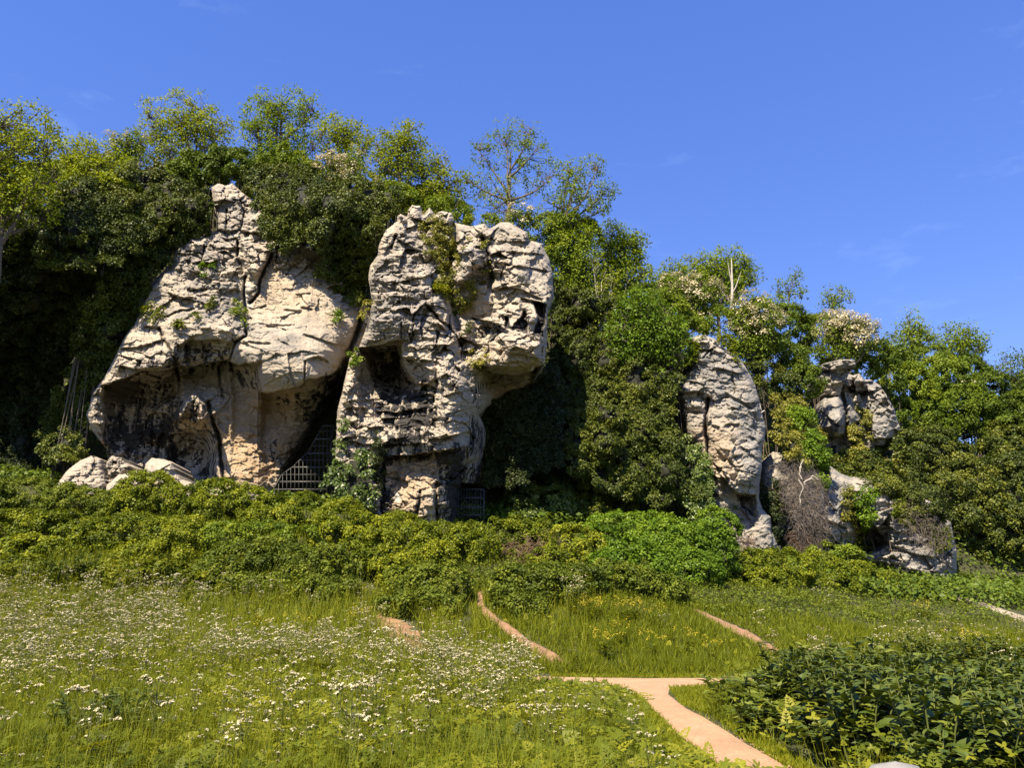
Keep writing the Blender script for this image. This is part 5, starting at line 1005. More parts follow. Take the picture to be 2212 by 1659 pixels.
# ------------------------------------------------------------------ scrub on the slopes at the right
SC = [
 ('dense dark scrub on the slope between the pillar and the high outcrop', [(1690, 790, 45, 60, 50), (1725, 830, 44.5, 46, 50), (1650, 760, 45.5, 50, 40), (1750, 790, 47.5, 36, 36)], 'shrub_dark', .13),
 ('bright green bush below the high outcrop', [(1725, 925, 41.6, 38, 40), (1745, 985, 40.8, 38, 45), (1765, 1030, 40.6, 22, 30)], 'bright', .12),
 ('olive shrub between the grey pillar and the dark scrub', [(1650, 810, 42.5, 36, 36), (1690, 840, 43, 36, 36)], 'ivy', .12),
 ('green scrub on the brow above the grey pillar', [(1560, 700, 43.5, 60, 36), (1630, 740, 43.5, 50, 40), (1480, 720, 42.0, 46, 40)], 'shrub', .12),
 ('mid green scrub behind the white hawthorn', [(1700, 710, 49, 60, 50), (1770, 720, 50, 50, 40), (1640, 690, 48, 50, 40)], 'shrub', .14),
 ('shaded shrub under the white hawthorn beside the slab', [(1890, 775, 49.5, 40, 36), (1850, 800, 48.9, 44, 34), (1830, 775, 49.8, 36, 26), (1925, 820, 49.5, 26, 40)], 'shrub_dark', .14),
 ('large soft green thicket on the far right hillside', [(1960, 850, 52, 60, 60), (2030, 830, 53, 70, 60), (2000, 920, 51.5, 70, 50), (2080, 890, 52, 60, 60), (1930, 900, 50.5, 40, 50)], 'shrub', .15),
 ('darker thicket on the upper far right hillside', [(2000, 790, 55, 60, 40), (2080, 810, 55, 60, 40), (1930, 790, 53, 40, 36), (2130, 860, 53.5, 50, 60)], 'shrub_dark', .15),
 ('twiggy shrub with a white flowered spray on the far right hillside', [(2090, 840, 51.5, 28, 22), (2120, 900, 51, 40, 40)], 'shrub_dark', .14),
 ('olive ivy scrub hanging below the high outcrop', [(1850, 1010, 45.6, 50, 28), (1900, 1030, 45.0, 50, 28), (1930, 980, 46.2, 26, 36)], 'ivy', .13),
 ('dome of olive ivy beside the high outcrop', [(2000, 1000, 46.5, 90, 75), (2060, 1060, 46, 90, 80), (1965, 1050, 46.2, 46, 60), (2090, 1100, 45.5, 60, 60)], 'ivy', .12),
 ('dark leafy tree mass at the right edge below the ivy dome', [(2130, 1140, 46, 80, 80), (2200, 1090, 47, 80, 110), (2210, 1200, 47, 70, 70), (2120, 1210, 46.4, 50, 45), (2170, 1000, 49, 50, 80)], 'ivy', .14),
 ('yellowing thicket at the right edge above the dark tree mass', [(2180, 960, 50, 50, 60), (2230, 900, 50.5, 60, 60), (2250, 1010, 49, 60, 70)], 'shrub_dark', .14),
 ('cap of olive scrub sprawling over the low right outcrop', [(1930, 1055, 41.9, 56, 18), (1985, 1085, 41.5, 44, 34), (2015, 1130, 41.7, 26, 40), (1965, 1105, 41.5, 26, 34)], 'ivy', .10),
 ('scrub on the ledge between the high and the low outcrops', [(1830, 1030, 44.0, 40, 22), (1880, 1050, 43.2, 44, 20)], 'ivy', .12),
 ('shaded bush between the pillar foot and the twig tangle', [(1660, 1080, 40.0, 18, 50), (1665, 1150, 39.6, 20, 40)], 'ivy_shaded', .11),
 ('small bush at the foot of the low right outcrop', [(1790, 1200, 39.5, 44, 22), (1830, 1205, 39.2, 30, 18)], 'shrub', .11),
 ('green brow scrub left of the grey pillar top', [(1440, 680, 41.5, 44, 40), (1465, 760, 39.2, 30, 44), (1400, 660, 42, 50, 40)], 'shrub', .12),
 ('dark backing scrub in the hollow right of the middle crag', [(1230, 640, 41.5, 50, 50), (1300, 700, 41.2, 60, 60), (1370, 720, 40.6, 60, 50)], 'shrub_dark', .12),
 ('scrub on the crest between the two sparse ash trees', [(1180, 500, 40.5, 40, 34), (1210, 550, 40.5, 34, 50), (1250, 520, 42, 50, 46)], 'shrub', .12),
 ('low bush at the crown of the middle crag', [(990, 470, 38.6, 34, 20), (940, 450, 38.8, 34, 24), (1040, 480, 38.4, 30, 14)], 'shrub', .11),
]
for k, (lab, bl, mt, sz) in enumerate(SC):
    bush('scrub', lab, 'shrub', bl, mt, sz, .40, 1.5, 1.7, seed=100 + k, blossom=(.5, 1) if 'white flowered' in lab else None)
# far wood that closes the gorge at the right
for k, (x, y, Yd, rx, ry) in enumerate([(2280, 850, 62, 80, 90), (2330, 1000, 60, 90, 120), (2400, 1100, 60, 120, 140), (2290, 1180, 54, 60, 100), (2060, 900, 60, 110, 60), (2150, 960, 58, 80, 80), (1960, 870, 60, 80, 40)]):
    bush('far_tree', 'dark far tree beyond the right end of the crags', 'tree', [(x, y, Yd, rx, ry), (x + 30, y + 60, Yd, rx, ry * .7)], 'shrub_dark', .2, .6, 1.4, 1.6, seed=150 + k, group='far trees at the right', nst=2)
rock('boulder', 'shadowed tan boulder under the dark trees at the right edge', Z7, [(2230, 2080), (2300, 2020), (2420, 2000), (2520, 2080), (2540, 2140), (2240, 2140)], [(2300, 2050, 47), (2450, 2050, 46.5), (2400, 2120, 46)], seed=81, fac=.5, edge=(30, .8), cat='boulder', thick=2)

# ------------------------------------------------------------------ dead twig tangle over the small outcrop, dead sticks
rng = np.random.default_rng(77)
def tangle(name, label, poly, pts, n, mats, seed, ln=(.5, 1.3), rad=.012, down=.8, cat='dead twigs'):
    rng = np.random.default_rng(seed); f = tps_fit(pts); q = in_poly(n, poly, rng)
    C = P(q[:, 0], q[:, 1], f(q[:, 0], q[:, 1]) - .25 * rng.random(n)); base = np.array([C[:, 0].mean(), C[:, 1].mean(), C[:, 2].min()])
    mb = MB()
    for c in C:
        L = rng.uniform(*ln); d = nrm(np.array([rng.normal() * .9, rng.normal() * .45 - .15, rng.normal() * .75 - down]))
        k = nrm(rng.normal(size=3)) * .5 * L
        mb.tube(np.array([c, c + d * L * .35 + k * .5, c + d * L * .7 + k * .6 - [0, 0, .08 * L], c + d * L - [0, 0, .2 * L]]), np.array([1, .9, .7, .4]) * rad, 3, rng.random())
    o = add(name, mb.mesh(name, M[mats], base), None, base); tag(o, label, cat); return o
tangle('dead_bramble', 'grey brown tangle of dead bramble stems draped over the small outcrop', [(1680, 1000), (1720, 985), (1765, 1020), (1785, 1080), (1785, 1150), (1760, 1190), (1730, 1200), (1715, 1130), (1690, 1080)], [(1690, 1000, 39.8), (1760, 1030, 39.8), (1740, 1100, 39.2), (1720, 1180, 39.6), (1775, 1150, 39.6)], 1300, 'dead_twig', 1, (.3, .8), .010, .45)
tangle('dead_bramble', 'red brown withered stems hanging below the grey twig tangle', [(1700, 1150), (1760, 1150), (1750, 1195), (1710, 1195)], [(1700, 1150, 39.7), (1760, 1150, 39.6), (1730, 1195, 39.5)], 220, 'brown_twig', 2, (.2, .5), .010, .4)
tangle('dead_bramble', 'dry pale stems woven through the scrub cap of the low right outcrop', [(1960, 1080), (2000, 1090), (2045, 1140), (2050, 1190), (2000, 1190), (1950, 1150)], [(1960, 1080, 41.0), (2040, 1150, 40.9), (1980, 1180, 40.6)], 300, 'dead_twig', 3, (.3, .7), .009, .3)
tangle('dead_bramble', 'brown dead stems in the bramble bank below the grey pillar', [(1590, 1150), (1625, 1150), (1640, 1230), (1600, 1260), (1585, 1210)], [(1600, 1150, 37.0), (1630, 1200, 36.5), (1600, 1260, 35.4)], 300, 'brown_twig', 4, (.3, .6), .009, .3)
tangle('dead_bramble', 'brown bare stems showing through the hedge under the square cave gate', [(1080, 1180), (1180, 1165), (1260, 1180), (1260, 1225), (1130, 1225)], [(1080, 1180, 28.2), (1260, 1180, 28.4), (1170, 1225, 27.7)], 300, 'brown_twig', 5, (.3, .8), .010, .1)
for k, pl in enumerate(([(1735, 1000), (1728, 1020), (1735, 1036)], [(1725, 1040), (1735, 1060), (1728, 1090), (1722, 1110)], [(1735, 1048), (1755, 1028), (1768, 1040)], [(1640, 870), (1648, 890), (1640, 910)])):
    mb = MB(); pts = np.array([P(a, b, 39.1) for a, b in pl]); b0 = pts[-1]
    mb.tube(resample(pts, 9) + .05 * rng.normal(size=(9, 3)), np.linspace(.035, .02, 9), 5)
    o = add('dead_branch', mb.mesh('dead_branch', M['pale_bark'], b0), None, b0)
    tag(o, ('short bleached stick at the top of the twig tangle', 'long bleached stick down the middle of the twig tangle', 'forked bleached stick at the right of the twig tangle', 'pale root loop on the right edge of the grey pillar')[k], 'dead branch')
# ------------------------------------------------------------------ hedge, bramble and nettle banks in front of the crags
# (label, mat, leaf, blobs (Dx, Dy, rx, ry) sitting on the ground at distance Y)
def gbush(name, lab, Y, bl, mt, sz, k, cr=.22, cover=1.5, group=None, cat='bush', stem='bark', **kw):
    B = []
    hy = [float(hit(x, min(y + .7 * ry, 1330))[0][1]) for x, y, rx, ry, dy in bl]
    for (x, y, rx, ry, dy), h_ in zip(bl, hy):
        Yb = float(np.clip(h_ + .1, hy[0] - .9, hy[0] + .9)); B.append((x, y, Yb, rx, ry, min(.8 * mD(Yb, y) * rx, 1.1)))
    return bush(name, lab, cat, B, mt, sz, cr, cover, 1.7, seed=k, group=group, stem=stem, **kw)
HED = [
 ('rounded yellow green bramble bush in front of the pale pointed boulder', 29.6, [(320, 1076, 75, 52, 0), (370, 1090, 60, 44, -.2), (280, 1100, 50, 40, -.3)]),
 ('squarish yellow green bramble bush left of the tall cave gate', 29.4, [(470, 1085, 55, 50, 0), (530, 1095, 55, 48, .1), (440, 1110, 40, 40, -.3)]),
 ('low bramble bush right under the left half of the tall cave gate', 29.2, [(590, 1110, 50, 42, 0), (560, 1130, 40, 36, -.3)]),
 ('bramble bush right under the right half of the tall cave gate', 28.9, [(660, 1115, 55, 46, 0), (620, 1130, 40, 40, -.2)]),
 ('thick hedge bush below the glossy ivy of the rock foot', 28.5, [(740, 1135, 60, 55, 0), (790, 1160, 55, 50, -.1), (720, 1170, 50, 50, -.4)]),
 ('thick hedge bush under the stained column of the middle crag', 28.2, [(850, 1160, 60, 52, 0), (900, 1180, 50, 46, -.1), (820, 1195, 55, 50, -.4)]),
 ('hedge bush left of the square cave gate', 28.2, [(950, 1180, 45, 48, 0), (990, 1185, 40, 46, 0), (930, 1215, 50, 40, -.3)]),
 ('golden topped hedge bush right under the square cave gate', 28.3, [(1060, 1165, 60, 42, 0), (1110, 1165, 50, 44, 0), (1030, 1195, 50, 40, -.3)]),
 ('golden topped hedge bush right of the square cave gate', 28.4, [(1180, 1175, 60, 42, 0), (1230, 1185, 55, 45, 0), (1280, 1205, 40, 42, 0), (1190, 1215, 60, 30, -.4)]),
 ('dark backed hedge bush above the black gap in the bushes', 27.2, [(760, 1215, 50, 45, 0), (820, 1225, 50, 36, .4), (870, 1235, 50, 40, 0)]),
]
for k, (lab, Y, bl) in enumerate(HED):
    gbush('hedge_bush', lab, Y, bl, 'bramble', .08, 200 + k, cr=.22, cover=1.5, group='hedge bushes along the foot of the crags')
BUS = [
 ('olive flowering shrub at the foot of the shadowed ivy slope', 33.0, [(1160, 1075, 70, 55, 0), (1200, 1100, 60, 50, -.2), (1110, 1110, 40, 34, -.3), (1150, 1130, 70, 40, -.4)], 'ivy_glossy', .115, 'bush'),
 ('bright green bramble bush below the ivy wall', 31.6, [(1330, 1150, 70, 40, 0), (1400, 1160, 70, 50, 0), (1300, 1180, 50, 40, -.3)], 'bright', .095, 'bush'),
 ('big bright green bush below the yellow edged grey pillar', 31.8, [(1450, 1190, 80, 65, 0), (1520, 1200, 70, 65, 0), (1550, 1150, 45, 55, .8), (1480, 1240, 80, 50, -.6)], 'bright', .095, 'bush'),
 ('mid green bush between the hedge end and the big bright bush', 30.4, [(1360, 1215, 60, 50, 0), (1410, 1230, 60, 46, -.2), (1320, 1230, 50, 40, -.2)], 'bright', .105, 'bush'),
 ('olive ivy bush carpeting the lower ivy wall', 34.2, [(1280, 1060, 70, 50, 0), (1350, 1080, 70, 50, -.2), (1260, 1110, 60, 40, -.5), (1430, 1110, 60, 40, -.2)], 'ivy', .11, 'bush'),
 ('bramble bank below the brown dead stems', 32.2, [(1640, 1230, 60, 40, 0), (1700, 1235, 60, 40, 0), (1640, 1265, 70, 34, -.6)], 'bramble', .088, 'bramble'),
 ('bramble bank below the twig tangle outcrop', 33.0, [(1770, 1235, 60, 36, 0), (1840, 1248, 56, 32, 0), (1770, 1268, 80, 28, -.6)], 'bramble', .088, 'bramble'),
 ('bramble bank sloping down toward the far dusty path', 34.5, [(1900, 1262, 46, 26, 0), (1965, 1282, 50, 22, 0), (1890, 1285, 70, 20, -.8), (2020, 1298, 40, 14, 0)], 'bramble', .088, 'bramble'),
 ('dark nettle mound right of the black gap in the bushes', 26.2, [(876, 1275, 52, 50, 0), (920, 1270, 60, 50, 0), (968, 1275, 44, 50, 0), (905, 1310, 85, 26, -.4)], 'nettle', .082, 'nettles'),
 ('dark nettle mound right of the narrow red trail', 26.0, [(1096, 1280, 36, 50, 0), (1140, 1275, 60, 48, 0), (1190, 1270, 60, 46, 0), (1130, 1320, 60, 30, -.4)], 'nettle', .082, 'nettles'),
 ('nettle mound behind the pale hogweed cluster', 26.6, [(1250, 1260, 55, 40, 0), (1310, 1250, 60, 36, .5), (1370, 1262, 50, 32, .7), (1430, 1275, 50, 28, .7)], 'nettle', .082, 'nettles'),
 ('grey green nettle mound left of the black gap in the bushes', 26.3, [(700, 1240, 70, 60, 0), (640, 1235, 60, 50, .3), (742, 1285, 38, 36, -.3), (690, 1290, 70, 36, -.5)], 'nettle', .082, 'nettles'),
 ('grey green nettle bank in the middle of the left slope', 26.8, [(520, 1225, 80, 45, 0), (590, 1215, 60, 50, .3), (470, 1250, 60, 36, -.4), (560, 1270, 80, 30, -.6)], 'nettle', .082, 'nettles'),
 ('sunny bramble bank on the left slope below the rounded bush', 28.0, [(300, 1160, 90, 45, 0), (390, 1165, 80, 45, 0), (220, 1170, 70, 40, 0), (330, 1210, 100, 36, -.7)], 'bramble', .082, 'bramble'),
 ('sunny bramble bank between the squarish bush and the nettle bank', 28.0, [(490, 1170, 70, 40, 0), (570, 1165, 60, 36, 0), (640, 1175, 50, 36, 0)], 'shrub', .082, 'bramble'),
 ('shaded bramble bank at the foot of the dark thicket', 30.2, [(60, 1080, 90, 42, 0), (160, 1090, 70, 40, 0), (-40, 1090, 80, 50, 0), (230, 1100, 40, 36, -.3)], 'nettle', .082, 'bramble'),
 ('bramble bank at the left edge of the slope', 28.2, [(40, 1150, 90, 46, 0), (130, 1155, 80, 44, 0), (-50, 1160, 70, 50, 0), (80, 1200, 120, 36, -.7)], 'bramble', .082, 'bramble'),
 ('leafy green bank at the left edge above the flower meadow', 25.6, [(30, 1240, 90, 32, 0), (240, 1250, 70, 30, 0), (350, 1250, 80, 32, 0), (430, 1270, 60, 28, 0)], 'herb', .11, 'bank plants'),
]
for k, (lab, Y, bl, mt, sz, cat) in enumerate(BUS):
    gbush({'nettles': 'nettle_patch', 'bramble': 'bramble_bank', 'bank plants': 'leafy_bank'}.get(cat, 'bush'), lab, Y, bl, mt, sz, 230 + k, cat=cat, stem=None if cat != 'bush' else 'bark', **({'part': 'leaves'} if cat != 'bush' else {}))

# ------------------------------------------------------------------ plants of the meadow: prototypes
def strip(n=4, curve=.35):
    t = np.linspace(0, 1, n + 1); w = .5 * (1 - t ** 1.6) + .02
    V = np.concatenate([np.stack([-w, curve * t ** 2, t], -1), np.stack([w, curve * t ** 2, t], -1)])
    i = np.arange(n); return V, np.stack([i, i + n + 1, i + n + 2, i + 1], -1)
BL_V, BL_F = strip()
def big_leaf(nl=7, nw=4, width=.21, arch=.55, fold=.10):
    t = np.linspace(0, 1, nl); w = width * np.sin(np.pi * np.clip(t, .0, 1) ** .8) ** .9 * (1 - .25 * t) + .004
    s = np.linspace(-1, 1, nw + 1)
    y = t; z = .25 * t - arch * t ** 2
    V = np.stack([np.outer(w, s), np.repeat(y[:, None], nw + 1, 1), z[:, None] + fold * np.abs(s)[None] * w[:, None] * 3 + .02 * np.sin(t * 14)[:, None] * np.abs(s)[None]], -1).reshape(-1, 3)
    return V, grid_faces(nl, nw + 1)
CF_V, CF_F = big_leaf()
def ferny():
    V, Fq = [], []
    def lf(o, d, L, w):
        d = nrm(np.array(d, float)); p = np.array([-d[1], d[0], 0]); o = np.array(o, float); b = len(V)
        V.extend([o, o + d * L * .45 + p * w + [0, 0, .02], o + d * L, o + d * L * .45 - p * w + [0, 0, .02]]); Fq.append((b, b + 3, b + 2, b + 1))
    for k, y in enumerate((.22, .42, .60, .76)):
        L = .46 * (1 - y * .75); z = .12 * math.sin(y * 3) - .1 * y
        for s in (-1, 1):
            lf((0, y, z), (s, .55, 0), L, L * .20); lf((s * L * .38, y + L * .20, z), (s * .5, 1, 0), L * .5, L * .12); lf((s * L * .38, y + L * .18, z), (s * 1, -.25, 0), L * .45, L * .11)
    lf((0, .78, 0), (0, 1, 0), .26, .07)
    lf((0, 0, 0), (0, 1, .3), .85, .012)
    return np.array(V), np.array(Fq)
FE_V, FE_F = ferny()
def lobed():
    a = np.linspace(-2.5, 2.5, 21); r = .42 + .24 * np.cos(a * 4.3) * (np.abs(a) < 2.3) ; r = r * (1 + .25 * np.cos(a))
    V = np.concatenate([[(0, .42, .06)], np.stack([r * np.sin(a), .42 + r * np.cos(a), -.10 * r ** 2 * 2 + .02 * np.cos(a * 9)], -1)])
    i = np.arange(1, 21); return V, np.stack([np.zeros(20, int), i + 1, i], -1)
LO_V, LO_F = lobed()
UM = []
for q in range(13):
    a = q * 2.4; r = .5 * math.sqrt(q / 13.0)
    UM.append((r * math.cos(a), r * math.sin(a), .10 * (1 - 4 * r * r)))
UM = np.array(UM)
def umbel(mb_w, mb_s, c, d, R, rng):
    """a flat umbel of little white heads on rays"""
    p = c + (frames(d[None], rng)[0] @ (UM * R).T).T + rng.normal(size=UM.shape) * R * .04
    n = nrm(np.tile(d, (len(p), 1)) + .5 * rng.normal(size=p.shape))
    T = np.array([(.6, 0, 0), (.2, .55, .12), (-.45, .4, 0), (-.5, -.35, .1), (.15, -.6, 0)])
    mb_w.inst(T, np.array([(0, 1, 2, 3, 4)]), p, frames(n, rng), R * .25 * (.7 + .6 * rng.random(len(p))), rng.random(len(p)))
    for q in p[::2]: mb_s.tube(np.array([c - d * R * .55, q]), np.array([.0018, .0012]), 3, .4)
def parsley(seed, H, branches, R=.038):
    rng = np.random.default_rng(seed)
    ms, mw, ml = MB(), MB(), MB()
    top = np.array([rng.normal() * .06, rng.normal() * .06, H])
    st = resample([(0, 0, 0), top * .5 + [rng.normal() * .03, 0, 0], top], 7); ms.tube(st, np.linspace(.006, .003, 7), 4, .3)
    ends = [top]
    for k in range(branches):
        f = rng.uniform(.40, .85); b = np.array([np.interp(f * H, st[:, 2], st[:, j]) for j in range(3)]); a = k * 2.4 + rng.random()
        e = b + np.array([math.cos(a) * rng.uniform(.08, .20), math.sin(a) * rng.uniform(.08, .20), rng.uniform(.12, .30)]); e[2] = min(e[2], H * 1.03)
        ms.tube(resample([b, (b + e) / 2 + [math.cos(a) * .05, math.sin(a) * .05, -.03], e], 5), np.linspace(.0035, .002, 5), 3, .35); ends.append(e)
        if k % 2 == 0:
            ends.append(b * .4 + e * .6 + np.array([rng.normal() * .05, rng.normal() * .05, .08])); ms.tube(np.array([b * .5 + e * .5, ends[-1]]), np.array([.002, .0015]), 3, .35)
    for e in ends:
        for q in range(2 if rng.random() < .75 else 1):
            o = e + (np.array([rng.normal() * .05, rng.normal() * .05, rng.uniform(-.02, .02)]) if q else 0)
            umbel(mw, ms, o, nrm(np.array([rng.normal() * .3, rng.normal() * .3 - .15, 1])), R * rng.uniform(.7, 1.25), rng)
    N = 7; a = rng.random(N) * 6.28; h = rng.uniform(.05, .62, N) * H
    pos = np.stack([np.interp(h, st[:, 2], st[:, 0]), np.interp(h, st[:, 2], st[:, 1]), h], -1)
    d = np.stack([np.cos(a), np.sin(a), .25 + 0 * a], -1); n = nrm(np.stack([-.35 * np.cos(a), -.35 * np.sin(a), 1 + 0 * a], -1) + .2 * rng.normal(size=(N, 3)))
    ml.inst(FE_V, FE_F, pos, frames(n, rng, d * 2.5), rng.uniform(.16, .30, N), rng.random(N))
    return ms.mesh('stem', M['stem']), mw.mesh('flower_heads', M['white']), ml.mesh('leaves', M['herb'])
PROTO = [parsley(900 + k, h, b) for k, (h, b) in enumerate(((.95, 5), (.85, 6), (1.05, 4), (.75, 5), (.9, 7), (.6, 4)))]
NPARS = 0
def put_parsley(p, k, rz, s, label, group):
    e = empty('cow_parsley', p, label, 'wildflower', group); e.rotation_euler = (0, 0, rz); e.scale = (s, s, s)
    for nm, me in zip(('stem', 'flower_heads', 'leaves'), PROTO[k]):
        o = bpy.data.objects.new(nm, me); COL.objects.link(o); o.parent = e
rng = np.random.default_rng(11)
def hlimit(Dx, Dy, Y, h):
    """keep the junction and the paths open where the photograph shows them open"""
    yl = np.interp(Dx, [1150, 1330, 1385, 1425, 1463, 1505, 1548, 1640, 1760], [1476, 1490, 1508, 1551, 1592, 1628, 1660, 1668, 1680])
    lim = np.where((Dx > 1150) & (Dx < 1800) & (Dy > yl - 4), np.maximum(.02, (Dy - yl) * mD(Y, 1560) * .92), 9)
    return np.minimum(h, lim)
VERGE = [(1300, 1482), (1345, 1484), (1385, 1508), (1425, 1551), (1463, 1592), (1548, 1660), (1600, 1720), (1440, 1700), (1400, 1640), (1375, 1590), (1345, 1540)]
VERGE2 = [(1445, 1488), (1565, 1482), (1570, 1510), (1545, 1550), (1470, 1525)]
# cow parsley: distribution over the meadow, denser in the drifts the photograph shows
def scatter_ground(n, Y0, Y1, u0, u1, rng, w=1.0):
    Y = Y0 * (Y1 / Y0) ** (rng.random(n) ** w); x = (u0 + (u1 - u0) * rng.random(n)) * Y
    return np.stack([x, Y, ground(x, Y)], -1)
c = scatter_ground(9000, 6.0, 23.5, -.78, .80, rng, .8)
dx, dy = proj(c); Y = c[:, 1]
dens = np.zeros(len(c))
drift = sst(.62 + 1.5 * fbm(c[:, 0] * .35, c[:, 1] * .35, 61, 3))
left = dx < np.interp(dy, [1380, 1440, 1480, 1540, 1600, 1700], [930, 1230, 1290, 1330, 1380, 1420])
dens += np.where(left, drift * np.interp(Y, [6, 9, 12, 15, 20.5, 22.0, 23.4], [.10, .20, .5, .95, 1., .55, .0]), 0)
right = (dx > 1600) & (Y > 14)
dens += np.where(right, .55 * np.exp(-((dx - 1760) / 130) ** 2) * np.exp(-((Y - 17.6) / 1.7) ** 2) + .22 * (dx > 1900) * np.exp(-((Y - 20.5) / 2.0) ** 2) + .02, 0)
dens *= ~on_track(dx, dy, 6)
ok = rng.random(len(c)) < dens * .55
c = c[ok]; dx, dy, Y = dx[ok], dy[ok], Y[ok]
hs = hlimit(dx, dy, Y, rng.uniform(.75, 1.15, len(c)))
ok = hs > .35; c, dx, dy, Y, hs = c[ok], dx[ok], dy[ok], Y[ok], hs[ok]
order = np.argsort(Y)
near = order[:285] if len(order) > 285 else order
print('cow parsley plants', len(c))
for i in near:
    L = dx[i] < 1450
    put_parsley(c[i], int(rng.integers(0, 6)), rng.random() * 6.28, hs[i], 'cow parsley plant with flat white flower heads standing in the drift across the left meadow' if L else 'cow parsley plant with flat white flower heads standing behind the comfrey bank', 'cow parsley plants of the left meadow' if L else 'cow parsley plants behind the comfrey')
far = order[285:]
if len(far):
    mb = [MB(), MB(), MB()]
    PR = []
    for tr in PROTO:
        q = []
        for me in tr:
            v = np.zeros(len(me.vertices) * 3); me.vertices.foreach_get('co', v)
            fs = {}
            for p_ in me.polygons: fs.setdefault(len(p_.vertices), []).append(tuple(p_.vertices))
            q.append((v.reshape(-1, 3), fs))
        PR.append(q)
    kk = rng.integers(0, 6, len(far)); rz = rng.random(len(far)) * 6.28
    for k in range(6):
        s_ = far[kk == k]; a = rz[kk == k]
        if not len(s_): continue
        Rz = np.stack([np.stack([np.cos(a), -np.sin(a), 0 * a], -1), np.stack([np.sin(a), np.cos(a), 0 * a], -1), np.stack([0 * a, 0 * a, 1 + 0 * a], -1)], 1)
        for j in range(3):
            v, fs = PR[k][j]
            for f in fs.values(): mb[j].inst(v, np.array(f), c[s_], Rz, hs[s_], rng.random(len(s_)))
    o = empty('cow_parsley_drift', c[far].mean(0), 'hazy white drift of cow parsley at the far side of the meadow', 'wildflowers'); o['kind'] = 'stuff'
    for j, (nm, mt) in enumerate((('stem', 'stem'), ('flower_heads', 'white'), ('leaves', 'herb'))):
        q = add(nm, mb[j].mesh(nm, M[mt], c[far].mean(0)), o); q['kind'] = 'stuff'
# pale hogweed cluster and yellow flowers on the grass slope
for k, (x, y) in enumerate(((1238, 1325), (1255, 1332), (1262, 1318), (1248, 1345), (1228, 1340))):
    p = hit(x, y)[0]; put_parsley(p, k % 5, k * 1.3, 1.25, 'tall hogweed plant in the pale cluster before the nettle mounds', 'hogweed cluster on the grass slope')
for k, (x, y) in enumerate(((1790, 1345), (1765, 1330), (1800, 1320), (1440, 1400), (1650, 1400), (770, 1320), (790, 1335), (2110, 1290), (1960, 1270))):
    p = hit(x, y)[0]; put_parsley(p, k % 5, k * 1.7, 1.05, ('cow parsley sprig at the foot of the bramble bank', 'cow parsley sprig against the bramble bank below the twig tangle', 'upper cow parsley sprig against the bramble bank', 'lone cow parsley on the grass slope above the path junction', 'lone cow parsley at the left end of the comfrey bank', 'cow parsley leaning over the black gap in the bushes', 'cow parsley just below the black gap in the bushes', 'cow parsley beside the far dusty path', 'cow parsley sprig near the low right outcrop')[k], 'single cow parsley sprigs on the slope')
def yellow_plant(seed):
    rng = np.random.default_rng(seed); ms, mw = MB(), MB()
    for k in range(5):
        e = np.array([rng.normal() * .10, rng.normal() * .10, rng.uniform(.45, .7)]); ms.tube(resample([(0, 0, 0), e * .6, e], 4), np.linspace(.005, .003, 4), 3)
        C = e + rng.normal(size=(9, 3)) * [.05, .05, .04]
        clump_leaves(mw, C, np.tile([0, 0, 1.], (9, 1)), .025, 4, .024, rng, up=1)
    N = 26; a = rng.random(N) * 6.28; h = rng.uniform(.03, .4, N); pos = np.stack([.04 * np.cos(a), .04 * np.sin(a), h], -1)
    ms.inst(LEAF_V, LEAF_F, pos, frames(nrm(np.stack([-.4 * np.cos(a), -.4 * np.sin(a), 1 + 0 * a], -1)), rng, np.stack([np.cos(a), np.sin(a), .3 + 0 * a], -1) * 2), rng.uniform(.10, .18, N), rng.random(N))
    return ms.mesh('stem', M['herb']), mw.mesh('flower_heads', M['yellow'])
YP = yellow_plant(3)
YS = [(1268, 1345), (1280, 1352), (1292, 1348), (1346, 1350), (1362, 1352), (1375, 1350), (1300, 1425), (1315, 1430), (1345, 1400), (1410, 1430), (770, 1372), (780, 1380), (1490, 1420), (1540, 1445), (1420, 1365), (2080, 1420), (2110, 1425), (1990, 1340), (2000, 1345), (640, 1390), (560, 1400)]
for k, (x, y) in enumerate(YS):
    p = hit(x, y)[0]; e = empty('yellow_flower', p, 'yellow flowered plant growing in the grass' if k > 9 else 'yellow flowered plant on the green slope above the junction', 'wildflower', 'yellow flowers in the grass' if k > 9 else 'yellow flowers above the junction'); e.rotation_euler = (0, 0, k * 1.9)
    for nm, me in zip(('stem', 'flower_heads'), YP):
        o = bpy.data.objects.new(nm, me); COL.objects.link(o); o.parent = e

